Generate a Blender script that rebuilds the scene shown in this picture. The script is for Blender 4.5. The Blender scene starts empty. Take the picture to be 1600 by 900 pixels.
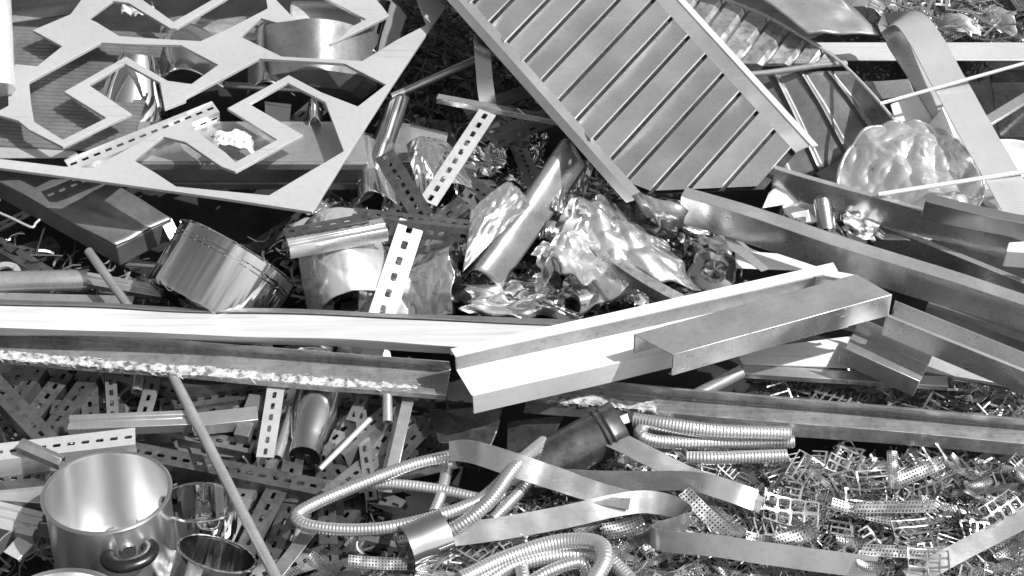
import bpy, math, random
from mathutils import Vector, Matrix, noise
from mathutils.geometry import tessellate_polygon

# ------------------------------------------------------------------ camera, sky, sun, exposure
scene = bpy.context.scene
COL = scene.collection
PITCH, SLOPE, HFOV, DIST = math.radians(34), math.radians(12), math.radians(30), 4.6
camd = bpy.data.cameras.new('camera'); cam = bpy.data.objects.new('camera', camd); COL.objects.link(cam)
camd.sensor_width = 36; camd.lens = 18 / math.tan(HFOV / 2); camd.clip_start = .05; camd.clip_end = 500
FWD = Vector((0, math.cos(PITCH), -math.sin(PITCH))); CAM = -DIST * FWD
cam.location = CAM; cam.rotation_euler = (math.pi / 2 - PITCH, 0, 0)
scene.camera = cam
SUN = Vector((.54, -.32, .78)).normalized()          # towards the sun
elev = math.asin(SUN.z); azim = math.atan2(SUN.x, SUN.y)
world = bpy.data.worlds.new('World'); scene.world = world; world.use_nodes = True
nt = world.node_tree; bg = nt.nodes['Background']
sky = nt.nodes.new('ShaderNodeTexSky'); sky.sky_type = 'NISHITA'; sky.sun_disc = False
sky.sun_elevation = elev; sky.sun_rotation = azim; sky.dust_density = 3.5; sky.air_density = 1.2
bw = nt.nodes.new('ShaderNodeRGBToBW')               # a black and white photograph: neutral sky
nt.links.new(sky.outputs[0], bw.inputs[0]); nt.links.new(bw.outputs[0], bg.inputs[0]); bg.inputs[1].default_value = .105
sl = bpy.data.lights.new('sun', 'SUN'); sl.energy = 4.6; sl.angle = math.radians(.5); sl.color = (1, 1, 1)
so = bpy.data.objects.new('sun', sl); COL.objects.link(so); so.location = SUN * 8
so.rotation_euler = (-SUN).to_track_quat('-Z', 'Y').to_euler()
vs = scene.view_settings; vs.view_transform = 'Standard'; vs.look = 'None'; vs.gamma = 1; vs.use_curve_mapping = False
vs.exposure = .2
scene.cycles.sample_clamp_indirect = 4; scene.cycles.blur_glossy = .6

# ------------------------------------------------------------------ frame of the heap
FPX = 800 / math.tan(HFOV / 2)
UPC = Vector((0, math.sin(PITCH), math.cos(PITCH)))
N = Vector((0, -math.sin(SLOPE), math.cos(SLOPE))); E1 = Vector((1, 0, 0)); E2 = Vector((0, math.cos(SLOPE), math.sin(SLOPE)))
Z = Vector((0, 0, 1))
def P(x, y, h=0.):
    d = FWD + E1 * ((x - 800) / FPX) + UPC * ((450 - y) / FPX)
    return CAM + d * ((h - N.dot(CAM)) / N.dot(d))
def PX(p): return (p - CAM).dot(FWD) / FPX            # metres per picture unit at p
def D(a, b, c): return E1 * a + E2 * b + N * c
R = random.Random(7)

# ------------------------------------------------------------------ materials
MATS = {}
def mat(name, base, metal, rough, var=.25, nscale=9., streak=0., bump=.15, bscale=60., rvar=.12, speck=0., aniso=0., wave=0., wscale=7., scr=0., grain=(.2, .1, .5), gscale=(12, 420, 420), zs=0.):
    m = bpy.data.materials.new(name); m.use_nodes = True; t = m.node_tree; n = t.nodes; L = t.links.new
    b = n['Principled BSDF']; b.inputs['Metallic'].default_value = metal
    tc = n.new('ShaderNodeTexCoord'); oi = n.new('ShaderNodeObjectInfo')
    add = n.new('ShaderNodeVectorMath'); add.operation = 'ADD'; L(tc.outputs['Object'], add.inputs[0])
    com = n.new('ShaderNodeCombineXYZ'); mul0 = n.new('ShaderNodeMath'); mul0.operation = 'MULTIPLY'; mul0.inputs[1].default_value = 37
    L(oi.outputs['Random'], mul0.inputs[0])
    for i in range(3): L(mul0.outputs[0], com.inputs[i])
    L(com.outputs[0], add.inputs[1])
    def nz(scale, detail, vec=None, dist=0.):
        x = n.new('ShaderNodeTexNoise'); x.inputs['Scale'].default_value = scale; x.inputs['Detail'].default_value = detail
        x.inputs['Distortion'].default_value = dist; L(vec or add.outputs[0], x.inputs['Vector']); return x.outputs[0]
    def mr(src, a, c, d, e):
        x = n.new('ShaderNodeMapRange'); x.inputs[1].default_value = a; x.inputs[2].default_value = c; x.inputs[3].default_value = d; x.inputs[4].default_value = e
        L(src, x.inputs[0]); return x.outputs[0]
    def mu(p, q):
        x = n.new('ShaderNodeMath'); x.operation = 'MULTIPLY'; L(p, x.inputs[0])
        if isinstance(q, (int, float)): x.inputs[1].default_value = q
        else: L(q, x.inputs[1])
        return x.outputs[0]
    v = mu(mr(nz(nscale, 6, dist=.2), .3, .7, 1 - var, 1 + var * .5), mr(oi.outputs['Random'], 0, 1, .86, 1.1))
    mp = n.new('ShaderNodeMapping'); mp.inputs['Scale'].default_value = gscale; mp.inputs['Rotation'].default_value = grain
    L(add.outputs[0], mp.inputs[0]); st = nz(1.6, 4, mp.outputs[0])
    if streak: v = mu(v, mr(st, .35, .65, 1 - streak * .5, 1 + streak * .3))
    if speck:
        v = mu(v, mr(nz(70, 6), .36, .5, 1 - speck, 1))
    sc = None
    if scr:
        for rot, sd in (((.3, .2, .9), 0), ((.1, .5, -.5), 1), ((.6, .1, .15), 2)):
            m2 = n.new('ShaderNodeMapping'); m2.inputs['Scale'].default_value = (3, 130, 130); m2.inputs['Rotation'].default_value = rot; m2.inputs['Location'].default_value = (sd * 5.1, 0, 0)
            L(add.outputs[0], m2.inputs[0]); x = mr(nz(1., 2, m2.outputs[0]), .69, .73, 0, 1)
            if sc is None: sc = x
            else:
                y = n.new('ShaderNodeMath'); y.operation = 'MAXIMUM'; L(sc, y.inputs[0]); L(x, y.inputs[1]); sc = y.outputs[0]
        sc = mu(sc, mr(nz(3.5, 2), .42, .6, 0, 1)); v = mu(v, mr(sc, 0, 1, 1, 1 - scr))
    v = mu(v, base); L(v, b.inputs['Base Color'])
    r = n.new('ShaderNodeMath'); r.operation = 'ADD'; L(mr(nz(nscale * 2.3, 5), .3, .7, rough - rvar, rough + rvar), r.inputs[0]); L(mr(st, .3, .7, -.02, .03), r.inputs[1])
    if sc is not None:
        r2 = n.new('ShaderNodeMath'); r2.operation = 'ADD'; L(r.outputs[0], r2.inputs[0]); L(mu(sc, .3), r2.inputs[1]); r = r2
    L(r.outputs[0], b.inputs['Roughness'])
    bp = n.new('ShaderNodeBump'); bp.inputs['Strength'].default_value = bump; bp.inputs['Distance'].default_value = .004
    if bump: L(nz(bscale, 4), bp.inputs['Height']); L(bp.outputs[0], b.inputs['Normal'])
    if wave:
        b2 = n.new('ShaderNodeBump'); b2.inputs['Strength'].default_value = wave; b2.inputs['Distance'].default_value = .02
        wv = None
        if zs:
            m3 = n.new('ShaderNodeMapping'); m3.inputs['Scale'].default_value = (1, 1, zs); L(tc.outputs['Object'], m3.inputs[0]); wv = m3.outputs[0]
        L(nz(wscale, 1.5 if zs else .5, wv), b2.inputs['Height']); L(b2.outputs[0], b.inputs['Normal'])
        if bump: L(b2.outputs[0], bp.inputs['Normal']); L(bp.outputs[0], b.inputs['Normal'])
    if aniso:
        tn = n.new('ShaderNodeTangent'); tn.direction_type = 'RADIAL'; tn.axis = 'Z'; L(tn.outputs[0], b.inputs['Tangent'])
        b.inputs['Anisotropic'].default_value = aniso; b.inputs['Anisotropic Rotation'].default_value = .25
    MATS[name] = m
mat('white', .78, .15, .46, .10, 6, .03, 0, 90, .1, .05, wave=.1, scr=.25)
mat('beam', .64, .15, .48, .10, 3, .30, .03, 60, .1, .0, wave=.15, grain=(0, 0, -.04), gscale=(2.5, 70, 70))
mat('sheet', .53, .22, .42, .16, 2.2, .0, 0, 90, .12, .06, wave=.2, scr=.35)
mat('panel', .62, .78, .30, .16, 4, .04, 0, 20, .10, .06, wave=.45, wscale=4, scr=.4)
mat('galv', .62, .72, .30, .16, 6, .05, 0, 40, .12, .08, wave=.25, scr=.35)
mat('band', .52, .45, .34, .08, 3, 0, 0, 40, .08, .04, wave=.15, scr=.3)
mat('strap', .60, .80, .26, .14, 6, .05, 0, 40, .12, .08, wave=.3, scr=.4)
mat('pale', .74, .55, .32, .12, 6, .05, 0, 40, .1, .08, wave=.2, scr=.3)
mat('steel', .68, .76, .26, .18, 5, .05, 0, 24, .13, .08, wave=.35, wscale=5, scr=.4)
mat('rail', .46, .65, .28, .28, 12, .25, 0, 24, .10, .20, wave=.4, wscale=12, grain=(0, 0, -.09), gscale=(4, 90, 90))
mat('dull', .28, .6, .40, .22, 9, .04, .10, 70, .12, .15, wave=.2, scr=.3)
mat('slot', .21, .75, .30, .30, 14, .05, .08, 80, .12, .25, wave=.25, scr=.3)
mat('brush', .74, 1., .18, .10, 5, .05, 0, 20, .06, 0, wave=.3, scr=.3)
mat('polish', .82, 1., .06, .08, 5, .0, 0, 10, .04, 0, wave=.35, wscale=9, scr=.2)
mat('potp', .80, 1., .07, .10, 5, .0, 0, 10, .04, .0, wave=.55, wscale=24, scr=.25, zs=.12)
mat('potin', .88, 1., .31, .05, 5, .0, 0, 20, .015, 0, .7)
mat('foil', .86, .88, .15, .10, 6, .0, 0, 30, .06, .05, wave=.08, wscale=14, scr=.3)
mat('foilw', .84, .72, .20, .10, 6, .0, 0, 30, .06, .05, wave=.08, wscale=14, scr=.3)
mat('hose', .72, .80, .24, .10, 8, .0, 0, 40, .06)
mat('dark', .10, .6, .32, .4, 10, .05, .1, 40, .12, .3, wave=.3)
mat('black', .012, 0, .28, .2, 20, 0, 0, 60, .1)
mat('film', .80, 0, .6, .45, 45, 0, .3, 120, .1, .65)
mat('shred', .58, .1, .55, .5, 50, 0, .3, 120, .1, .75)
mat('mottle', .56, .70, .30, .35, 18, .1, .1, 50, .14, .35, wave=.4, wscale=14)
mat('soil', .018, 0, .9, .6, 14, 0, .8, 40, .05)
mat('scrap', .36, .75, .36, .3, 20, .0, 0, 80, .12, .25, wave=.3, wscale=30)
mat('swarf', .26, .75, .38, .4, 30, 0, 0, 60)

# ------------------------------------------------------------------ builders
WL = {}
def mk(name, verts, faces, m, label=None, cat=None, group=None, parent=None, smooth=None, kind=None, bevel=0, solid=0, sub=0):
    vs_ = [Vector(v) for v in verts]
    c = sum(vs_, Vector()) / len(vs_)
    me = bpy.data.meshes.new(name); me.from_pydata([v - c for v in vs_], [], faces); me.update()
    me.materials.append(MATS[m])
    if smooth is not None:
        me.polygons.foreach_set('use_smooth', [True] * len(me.polygons)); me.set_sharp_from_angle(angle=math.radians(smooth))
    o = bpy.data.objects.new(name, me); COL.objects.link(o)
    o.location = c - (WL[parent.name] if parent else Vector()); WL[o.name] = c
    if parent: o.parent = parent
    if solid:
        s = o.modifiers.new('s', 'SOLIDIFY'); s.thickness = solid; s.offset = -1
    if sub:
        s = o.modifiers.new('u', 'SUBSURF'); s.levels = s.render_levels = sub
    if bevel:
        s = o.modifiers.new('b', 'BEVEL'); s.width = bevel; s.segments = 2; s.limit_method = 'ANGLE'; s.angle_limit = math.radians(40)
    tag(o, label, cat, group, kind); return o
def tag(o, label=None, cat=None, group=None, kind=None):
    if label: o['label'] = label
    if cat: o['category'] = cat
    if group: o['group'] = group
    if kind: o['kind'] = kind
def empty(name, loc, label, cat, group=None):
    o = bpy.data.objects.new(name, None); COL.objects.link(o); o.location = loc; o.empty_display_size = .02; WL[o.name] = Vector(loc)
    tag(o, label, cat, group); return o
def frame(d, roll=0., up=None):
    d = d.normalized(); s = d.cross(up or N).normalized(); u = s.cross(d)
    c, q = math.cos(roll), math.sin(roll)
    return d, s * c + u * q, u * c - s * q
def offset_poly(pts, t):
    n = len(pts); out = []
    for i in range(n):
        p = Vector(pts[i]); a = (p - Vector(pts[i - 1])).normalized() if i else None; b = (Vector(pts[i + 1]) - p).normalized() if i < n - 1 else None
        na = Vector((-a.y, a.x)) if a else None; nb = Vector((-b.y, b.x)) if b else None
        if a is None: o = nb
        elif b is None: o = na
        else: o = (na + nb) / max(.3, 1 + na.dot(nb))
        out.append(p - o * t)
    return [tuple(p) for p in pts] + [tuple(o) for o in reversed(out)]
def beam(name, A, B, prof, m, label=None, cat=None, t=.0025, roll=0., ska=0., skb=0., closed=False, group=None, parent=None, bevel=.0012, nseg=1, wob=0., seed=0):
    """sheet-metal profile (u towards the viewer for a left-to-right beam, v up) drawn from A to B"""
    poly = list(prof) if closed else offset_poly(prof, t)
    d, s, u = frame(B - A, roll); L = (B - A).length; k = len(poly); V = []; F = []
    for j in range(nseg + 1):
        f = j / nseg
        for (a, b) in poly:
            off = d * (a * (ska * (1 - f) + skb * f))
            w = Vector()
            if wob:
                q = Vector((f * L * 3 + seed, a * 9, b * 9)); w = (s * noise.noise(q) + u * noise.noise(q + Vector((9, 3, 1)))) * wob * 2.4
            V.append(A + d * (L * f) + s * a + u * b + off + w)
    for j in range(nseg):
        for i in range(k):
            i2 = (i + 1) % k; F.append((j * k + i, j * k + i2, (j + 1) * k + i2, (j + 1) * k + i))
    if closed: F.append(tuple(range(k - 1, -1, -1))); F.append(tuple(range(nseg * k, nseg * k + k)))
    else:
        h = k // 2
        for i in range(h - 1):
            F.append((i, i + 1, k - 2 - i, k - 1 - i)[::-1]); b = nseg * k; F.append((b + i, b + i + 1, b + k - 2 - i, b + k - 1 - i))
    return mk(name, V, F, m, label, cat, group, parent, bevel=bevel, smooth=30)
def slot_mesh(L, w, w2, pitch=.040, sl=.020, sw=.0085, t=.0022, holes2=True):
    """slotted angle: local x along, flange 1 in y (0..-w) flat, flange 2 down in z"""
    V = []; F = []
    n = max(2, int(L / pitch)); pitch = L / n
    def flange(width, mp, holes):
        for i in range(n):
            x0 = i * pitch; x1 = x0 + pitch; xc = (x0 + x1) / 2; yc = width * .52; c = sw * .18
            oc = [(xc - sl / 2, yc - sw / 2 + c), (xc - sl / 2 + c, yc - sw / 2), (xc + sl / 2 - c, yc - sw / 2), (xc + sl / 2, yc - sw / 2 + c),
                  (xc + sl / 2, yc + sw / 2 - c), (xc + sl / 2 - c, yc + sw / 2), (xc - sl / 2 + c, yc + sw / 2), (xc - sl / 2, yc + sw / 2 - c)]
            q = [(x0, 0), (x1, 0), (x1, width), (x0, width)]
            b = len(V)
            for zz in (0, -t):
                for (x, y) in q + oc: V.append(mp(x, y, zz))
            if not holes:
                F.append((b, b + 1, b + 2, b + 3)); F.append((b + 15, b + 14, b + 13, b + 12))
            else:
                for o, rev in ((b, 0), (b + 12, 1)):
                    fs = [(0, 4, 11), (0, 1, 6, 5), (0, 5, 4), (1, 7, 6), (1, 2, 8, 7), (2, 9, 8), (2, 3, 10, 9), (3, 11, 10), (3, 0, 11)]
                    fs = [(0, 5, 4), (0, 1, 6, 5), (1, 7, 6), (1, 2, 8, 7), (2, 9, 8), (2, 3, 10, 9), (3, 11, 10), (3, 0, 4, 11)]
                    for f in fs:
                        f = tuple(o + k for k in f); F.append(f[::-1] if rev else f)
                for k in range(8):
                    k2 = (k + 1) % 8; F.append((b + 4 + k, b + 4 + k2, b + 16 + k2, b + 16 + k))
            F.append((b + 3, b + 2, b + 14, b + 15)); F.append((b, b + 12, b + 13, b + 1))
            if i == 0: F.append((b, b + 3, b + 15, b + 12))
            if i == n - 1: F.append((b + 1, b + 13, b + 14, b + 2))
    flange(w, lambda x, y, z: Vector((x, -y, z)), True)
    if w2: flange(w2, lambda x, y, z: Vector((x, -w + z * -1 , -y - t * 1.01)), holes2)
    return V, F
def xform(V, A, d, s, u): return [A + d * v.x - s * v.y + u * v.z for v in V]
def slotted(A, B, w, w2, m='slot', label=None, roll=0., pitch=.040, sl=.020, sw=.0085, group=None, holes2=True, name='slotted_angle'):
    d, s, u = frame(B - A, roll); V, F = slot_mesh((B - A).length, w, w2, pitch, sl, sw, holes2=holes2)
    return mk(name, xform(V, A, d, s, u), F, m, label, 'slotted angle', group)
def catmull(pts, step):
    pts = [Vector(p) for p in pts]; q = [pts[0] * 2 - pts[1]] + pts + [pts[-1] * 2 - pts[-2]]; dense = []
    for i in range(1, len(q) - 2):
        for k in range(24):
            t = k / 24; a, b, c, e = q[i - 1:i + 3]
            dense.append(.5 * ((2 * b) + (c - a) * t + (2 * a - 5 * b + 4 * c - e) * t * t + (3 * b - a - 3 * c + e) * t ** 3))
    dense.append(pts[-1].copy()); out = [dense[0]]; acc = 0.
    for a, b in zip(dense, dense[1:]):
        l = (b - a).length
        while l > 1e-9 and acc + l >= step:
            f = (step - acc) / l; a = a.lerp(b, f); out.append(a); l = (b - a).length; acc = 0.
        acc += l
    return out
def sweep(name, path, rad, m, label=None, cat=None, seg=10, group=None, parent=None, caps=True, flat=1., smooth=50, up=None, close=False):
    V = []; F = []; n = len(path)
    ref = up or N
    for i, p in enumerate(path):
        t = (path[min(i + 1, n - 1)] - path[max(i - 1, 0)]).normalized()
        s = t.cross(ref)
        if s.length < .1: s = t.cross(E1)
        s.normalize(); u = s.cross(t); r = rad(i) if callable(rad) else rad
        for k in range(seg):
            a = 2 * math.pi * k / seg; V.append(p + s * (r * math.cos(a)) + u * (r * flat * math.sin(a)))
    for i in range(n - 1):
        for k in range(seg):
            k2 = (k + 1) % seg; F.append((i * seg + k, i * seg + k2, (i + 1) * seg + k2, (i + 1) * seg + k))
    if caps: F.append(tuple(range(seg - 1, -1, -1))); F.append(tuple(range((n - 1) * seg, n * seg)))
    return mk(name, V, F, m, label, cat, group, parent, smooth=smooth)
def hose(pts, r, label, m='hose', group='corrugated metal hoses', pitch=.0072):
    path = catmull([P(*p) for p in pts], pitch / 4)
    prof = (1., 1.05, 1.05, .975)
    return sweep('metal_hose', path, lambda i: r * prof[i % 4], m, label, 'hose', 12, group, smooth=75)
def rod(A, B, r, m, label, cat='rod', name='rod', hollow=False, seg=14, group=None, parent=None, bend=0.):
    if hollow: return lathe(name, A, B - A, [(r, 0), (r, (B - A).length), (r * .78, (B - A).length), (r * .78, 0), (r, 0)], m, label, cat, seg=20, group=group, parent=parent)
    d = (B - A); n = 8
    path = [A + d * (i / n) + N * (bend * math.sin(math.pi * i / n)) for i in range(n + 1)]
    return sweep(name, path, r, m, label, cat, seg, group, parent)
def lathe(name, c, axis, prof, m, label=None, cat=None, seg=48, group=None, parent=None, a0=0., a1=2 * math.pi, dent=0., seed=0, smooth=35, xdir=None):
    ax = axis.normalized(); x = (xdir or (E1 if abs(ax.dot(E1)) < .9 else E2)); x = (x - ax * ax.dot(x)).normalized(); y = ax.cross(x)
    V = []; F = []; full = abs(a1 - a0 - 2 * math.pi) < 1e-6; ns = seg if full else seg + 1
    RM = Matrix((x, y, ax)).transposed()
    for (r, z) in prof:
        for k in range(ns):
            a = a0 + (a1 - a0) * k / seg; rr = r
            q = Vector((math.cos(a) * 1.7 + seed, math.sin(a) * 1.7, z * 9))
            if dent: rr = r * (1 + dent * noise.noise(q))
            V.append(c + ax * z + x * (rr * math.cos(a)) + y * (rr * math.sin(a)))
    for i in range(len(prof) - 1):
        for k in range(seg):
            k2 = (k + 1) % ns; F.append((i * ns + k, i * ns + k2, (i + 1) * ns + k2, (i + 1) * ns + k))
    o = mk(name, V, F, m, label, cat, group, parent, smooth=smooth)
    cc = WL[o.name]; q = c + ax * ax.dot(cc - c)      # origin on the axis, local z along it
    o.data.transform(RM.transposed().to_4x4() @ Matrix.Translation(cc - q)); o.location = o.location + (q - cc); o.rotation_euler = RM.to_euler(); WL[o.name] = q
    return o
def patch(name, c, m, label=None, cat=None, bu=0., bv=0., nc=0, camp=0., amp=0., fr=4., seed=0, nu=28, nv=28, th=.0015, parent=None, group=None, edge=0., smooth=40, crinkle=0., facet=0., nf=6):
    """curved or crumpled sheet over four corners (picture points with heights): bulges, folds, noise"""
    q = [P(*p) if not isinstance(p, Vector) else p for p in c]; rr = random.Random(seed)
    nr = (q[1] - q[0]).cross(q[3] - q[0]).normalized()
    if nr.dot(N) < 0: nr = -nr
    size = ((q[1] - q[0]).length + (q[3] - q[0]).length) / 2
    cr = []
    for k in range(nc):
        a = rr.uniform(0, math.pi); cr.append((math.cos(a), math.sin(a), rr.uniform(.15, .85) * math.cos(a) + rr.uniform(.15, .85) * math.sin(a), rr.uniform(-1, 1) * camp * size))
    fs = [[(rr.uniform(-1, 1), rr.uniform(-1, 1), rr.uniform(.1, .9), rr.uniform(.1, .9)) for k in range(nf)] for z in range(4)]
    V = []; F = []
    for j in range(nv + 1):
        for i in range(nu + 1):
            u = i / nu; v = j / nv
            if edge:
                eu = noise.noise(Vector((v * 5 + seed, 3.1, 0))) * edge; ev = noise.noise(Vector((u * 5 + seed, 7.7, 0))) * edge
                uu = u + eu * (1 - 2 * u) ; vv = v + ev * (1 - 2 * v)
            else: uu, vv = u, v
            p = (q[0] * (1 - uu) + q[1] * uu) * (1 - vv) + (q[3] * (1 - uu) + q[2] * uu) * vv
            d = bu * math.sin(math.pi * u) + bv * math.sin(math.pi * v)
            for (a, b, e, f) in cr: d += f * abs(a * u + b * v - e)
            if facet:
                for z, st in enumerate(fs): d += (1, -1, .7, -.7)[z] * facet * size * max(a * (u - e) + b * (v - f) for (a, b, e, f) in st)
            if amp: d += amp * noise.noise(Vector((u * fr + seed * 3.3, v * fr, seed)))
            if crinkle:
                d += crinkle * (2.4 * abs(noise.noise(Vector((u * fr * .45 + seed, v * fr * .45, 5.)))) + .9 * abs(noise.noise(Vector((u * fr * .95 + seed, v * fr * .95, 8.)))) + .16 * abs(noise.noise(Vector((u * fr * 2.2 + seed, v * fr * 2.2, 2.)))))
            V.append(p + nr * d)
    for j in range(nv):
        for i in range(nu):
            a = j * (nu + 1) + i; F.append((a, a + 1, a + nu + 2, a + nu + 1))
    return mk(name, V, F, m, label, cat, group, parent, smooth=smooth, solid=th)
def plate(name, outer, holes, h, t, m, label=None, cat=None, parent=None, bevel=0., group=None, tilt=None):
    """flat sheet cut to an outline, with openings, in the plane of the heap at height h"""
    hf = h if callable(h) else (lambda x, y: h)
    loops = [[P(x, y, hf(x, y)) for (x, y) in l] for l in [outer] + holes]
    nr = N
    tri = tessellate_polygon(loops); flat = [p for l in loops for p in l]; n = len(flat)
    V = flat + [p - nr * t for p in flat]; F = []
    for a, b, c in tri:
        f = (a, b, c) if (flat[b] - flat[a]).cross(flat[c] - flat[a]).dot(nr) > 0 else (a, c, b)
        F.append(f); F.append(tuple(k + n for k in reversed(f)))
    o = 0
    for l in loops:
        k = len(l)
        for i in range(k): F.append((o + i, o + (i + 1) % k, o + (i + 1) % k + n, o + i + n))
        o += k
    ob = mk(name, V, F, m, label, cat, group, parent, bevel=0)
    me = ob.data
    import bmesh
    bm = bmesh.new(); bm.from_mesh(me); bmesh.ops.recalc_face_normals(bm, faces=bm.faces); bm.to_mesh(me); bm.free()
    if bevel:
        s = ob.modifiers.new('b', 'BEVEL'); s.width = bevel; s.segments = 2; s.limit_method = 'ANGLE'; s.angle_limit = math.radians(50)
    return ob
def ribbon(pts, w, m, label, t=.0016, group='flat steel straps', name='flat_strap', sub=6, cat='strap'):
    """flat strap along picture points (x, y, h, roll in degrees: 0 lies flat, 90 stands on edge)"""
    pp = [P(*p[:3]) for p in pts]; n = len(pp); q = [pp[0] * 2 - pp[1]] + pp + [pp[-1] * 2 - pp[-2]]; C = []; RO = []
    for i in range(1, n):
        for k in range(sub):
            f = k / sub; a, b, c, e = q[i - 1:i + 3]
            C.append(.5 * ((2 * b) + (c - a) * f + (2 * a - 5 * b + 4 * c - e) * f * f + (3 * b - a - 3 * c + e) * f ** 3)); g = f * f * (3 - 2 * f); RO.append(pts[i - 1][3] * (1 - g) + pts[i][3] * g)
    C.append(pp[-1]); RO.append(pts[-1][3]); V = []; F = []; k = len(C); prev = None
    for i, p in enumerate(C):
        d = (C[min(i + 1, k - 1)] - C[max(i - 1, 0)]).normalized(); s = d.cross(N).normalized()
        u = s.cross(d); a = -math.radians(RO[i]); wd = s * math.cos(a) + u * math.sin(a); nd = u * math.cos(a) - s * math.sin(a)
        p = p + nd * (.0035 * noise.noise(p * 14) + .002 * noise.noise(p * 40))
        V += [p - wd * w / 2, p + wd * w / 2, p + wd * w / 2 - nd * t, p - wd * w / 2 - nd * t]
    for i in range(k - 1):
        for j in range(4): F.append((i * 4 + j, i * 4 + (j + 1) % 4, i * 4 + 4 + (j + 1) % 4, i * 4 + 4 + j))
    F.append((3, 2, 1, 0)); F.append((4 * k - 4, 4 * k - 3, 4 * k - 2, 4 * k - 1))
    return mk(name, V, F, m, label, cat, group, smooth=40)

# ------------------------------------------------------------------ the setting: ground under the heap
def ground():
    xs = sorted(set([-60, -30, -15, -8, -5, -3] + [-2.4 + .06 * i for i in range(81)] + [3, 5, 8, 15, 30, 60]))
    ys = sorted(set([-60, -30, -15, -9, -6, -4, -3] + [-2.4 + .06 * i for i in range(91)] + [4, 6, 9, 15, 30, 60]))
    V = []; F = []
    for y in ys:
        for x in xs:
            yy = max(-4.5, min(5., y)); h = yy * math.tan(SLOPE) - .13
            h += .05 * noise.noise(Vector((x * 2.2, y * 2.2, 0))) + .04 * noise.noise(Vector((x * 7, y * 7, 3))) if abs(x) < 3 and abs(y) < 3.5 else 0
            V.append((x, y, h))
    nx = len(xs)
    for j in range(len(ys) - 1):
        for i in range(nx - 1): a = j * nx + i; F.append((a, a + 1, a + nx + 1, a + nx))
    mk('ground', V, F, 'soil', kind='structure', smooth=60)
ground()

# ------------------------------------------------------------------ upper left: cut-out sheet and what lies under it
HS = .27
outer = [(-150, 235), (0, 262), (180, 286), (352, 310), (488, 331), (540, 247), (604, 146), (668, 50), (696, 8), (676, -6), (600, -60), (-150, -60)]
h_left = [(-90, -40), (-90, 150), (-20, 162), (0, 172), (13, 165), (12, 135), (24, 100), (58, 103), (97, 72), (51, 47), (110, 22), (134, -10), (145, -40)]
h_top = [(138, 29), (176, 1), (200, 4), (266, 44), (276, 44), (345, 3), (372, -14), (414, -14), (418, 13), (352, 47), (313, 64), (240, 60), (186, 56), (152, 35)]
h_vee = [(212, -30), (218, -4), (271, 34), (334, -2), (360, -30)]
h_main = [(45, 128), (158, 66), (215, 69), (282, 70), (341, 101), (299, 131), (262, 126), (197, 88), (100, 143), (166, 184), (98, 218), (53, 190), (48, 160)]
h_big = [(206, 178), (172, 193), (98, 229), (45, 202), (28, 188), (0, 180), (-60, 168), (-90, 225), (0, 248), (100, 260), (145, 262), (250, 205), (297, 184), (306, 205),
         (352, 238), (368, 253), (433, 218), (355, 169), (451, 117), (502, 144), (559, 166), (603, 132), (538, 99), (405, 91), (352, 120), (291, 152), (290, 157), (257, 170),
         (250, 129), (195, 99), (138, 132)]
h_low = [(209, 250), (255, 213), (290, 222), (346, 260), (368, 268), (474, 211), (389, 162), (449, 129), (508, 159), (537, 236), (420, 305), (275, 291), (240, 268)]
h_right = [(376, 57), (407, 28), (440, 37), (516, 70), (608, 24), (596, 8), (562, -30), (640, -30), (667, 38), (620, 62), (566, 95), (440, 88)]
h_vee2 = [(424, -30), (430, -2), (458, 27), (515, 59), (572, 30), (506, -4), (470, -30)]
plate('cutout_sheet', outer, [h_left, h_top, h_vee, h_main, h_big, h_low, h_right, h_vee2], HS, .009, 'sheet',
      'large pale steel sheet with diamond shaped cut-outs lying across the heap', 'metal sheet', bevel=.0012)
# ribbed sheet under it
A = P(5, 45, .17); B = P(235, 45, .17)
rib = []
for i in range(34):
    f = i / 33; rib += [(f * .46, 0), (f * .46 + .007, .003)]
beam('ribbed_sheet', P(10, 40, .2), P(262, 52, .2), rib, 'dull', 'finely ribbed grey sheet under the left cut-outs of the pale sheet', 'metal sheet', t=.0015, bevel=0)
plate('bright_sheet', [(-40, 200), (70, 197), (128, 245), (-40, 247)], [], .2, .004, 'pale', 'smooth bright sheet at the picture edge below the ribbed sheet', 'metal sheet', bevel=.001)
slotted(P(100, 250, .236), P(331, 158, .236), .04, .035, 'pale', 'pale slotted angle lying diagonally through the cut-out sheet', roll=math.radians(-8), pitch=.0285, sl=.017, sw=.008)
# pole at the left edge
rod(P(2, 140, .30), P(-6, -40, .42), .034, 'pale', 'thick pale pipe standing at the left picture edge over the cut-out sheet', 'pipe', 'pipe', seg=28)
# curved shiny things below the cut-outs
lathe('steel_funnel', P(205, 190, .10), D(.1, .55, .6), [(.105, 0), (.10, .05), (.045, .17), (.043, .17), (.098, .05), (.103, 0)], 'polish', 'polished steel funnel seen through the left diamond opening', 'funnel')
patch('curved_cladding', [(238, 66, .12), (352, 66, .16), (352, 140, .16), (245, 140, .12)], 'brush', 'curved brushed panel right of the funnel under the cut-out sheet', 'metal panel', bu=.07, bv=.02, seed=3)
lathe('steel_basin', P(498, 150, .10), D(0, .8, .55), [(.002, .0), (.10, 0), (.135, .03), (.142, .16), (.146, .16), (.139, .03), (.10, -.004), (.002, -.004)], 'dull', 'round brushed basin lying on its side below the second chevron', 'basin', dent=.16, seed=4)
patch('bent_cover', [(390, 60, .14), (470, 50, .16), (462, 150, .14), (385, 150, .13)], 'brush', 'bent brushed cover next to the round basin', 'metal panel', bu=.05, seed=8, nc=3, camp=.15)
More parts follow.
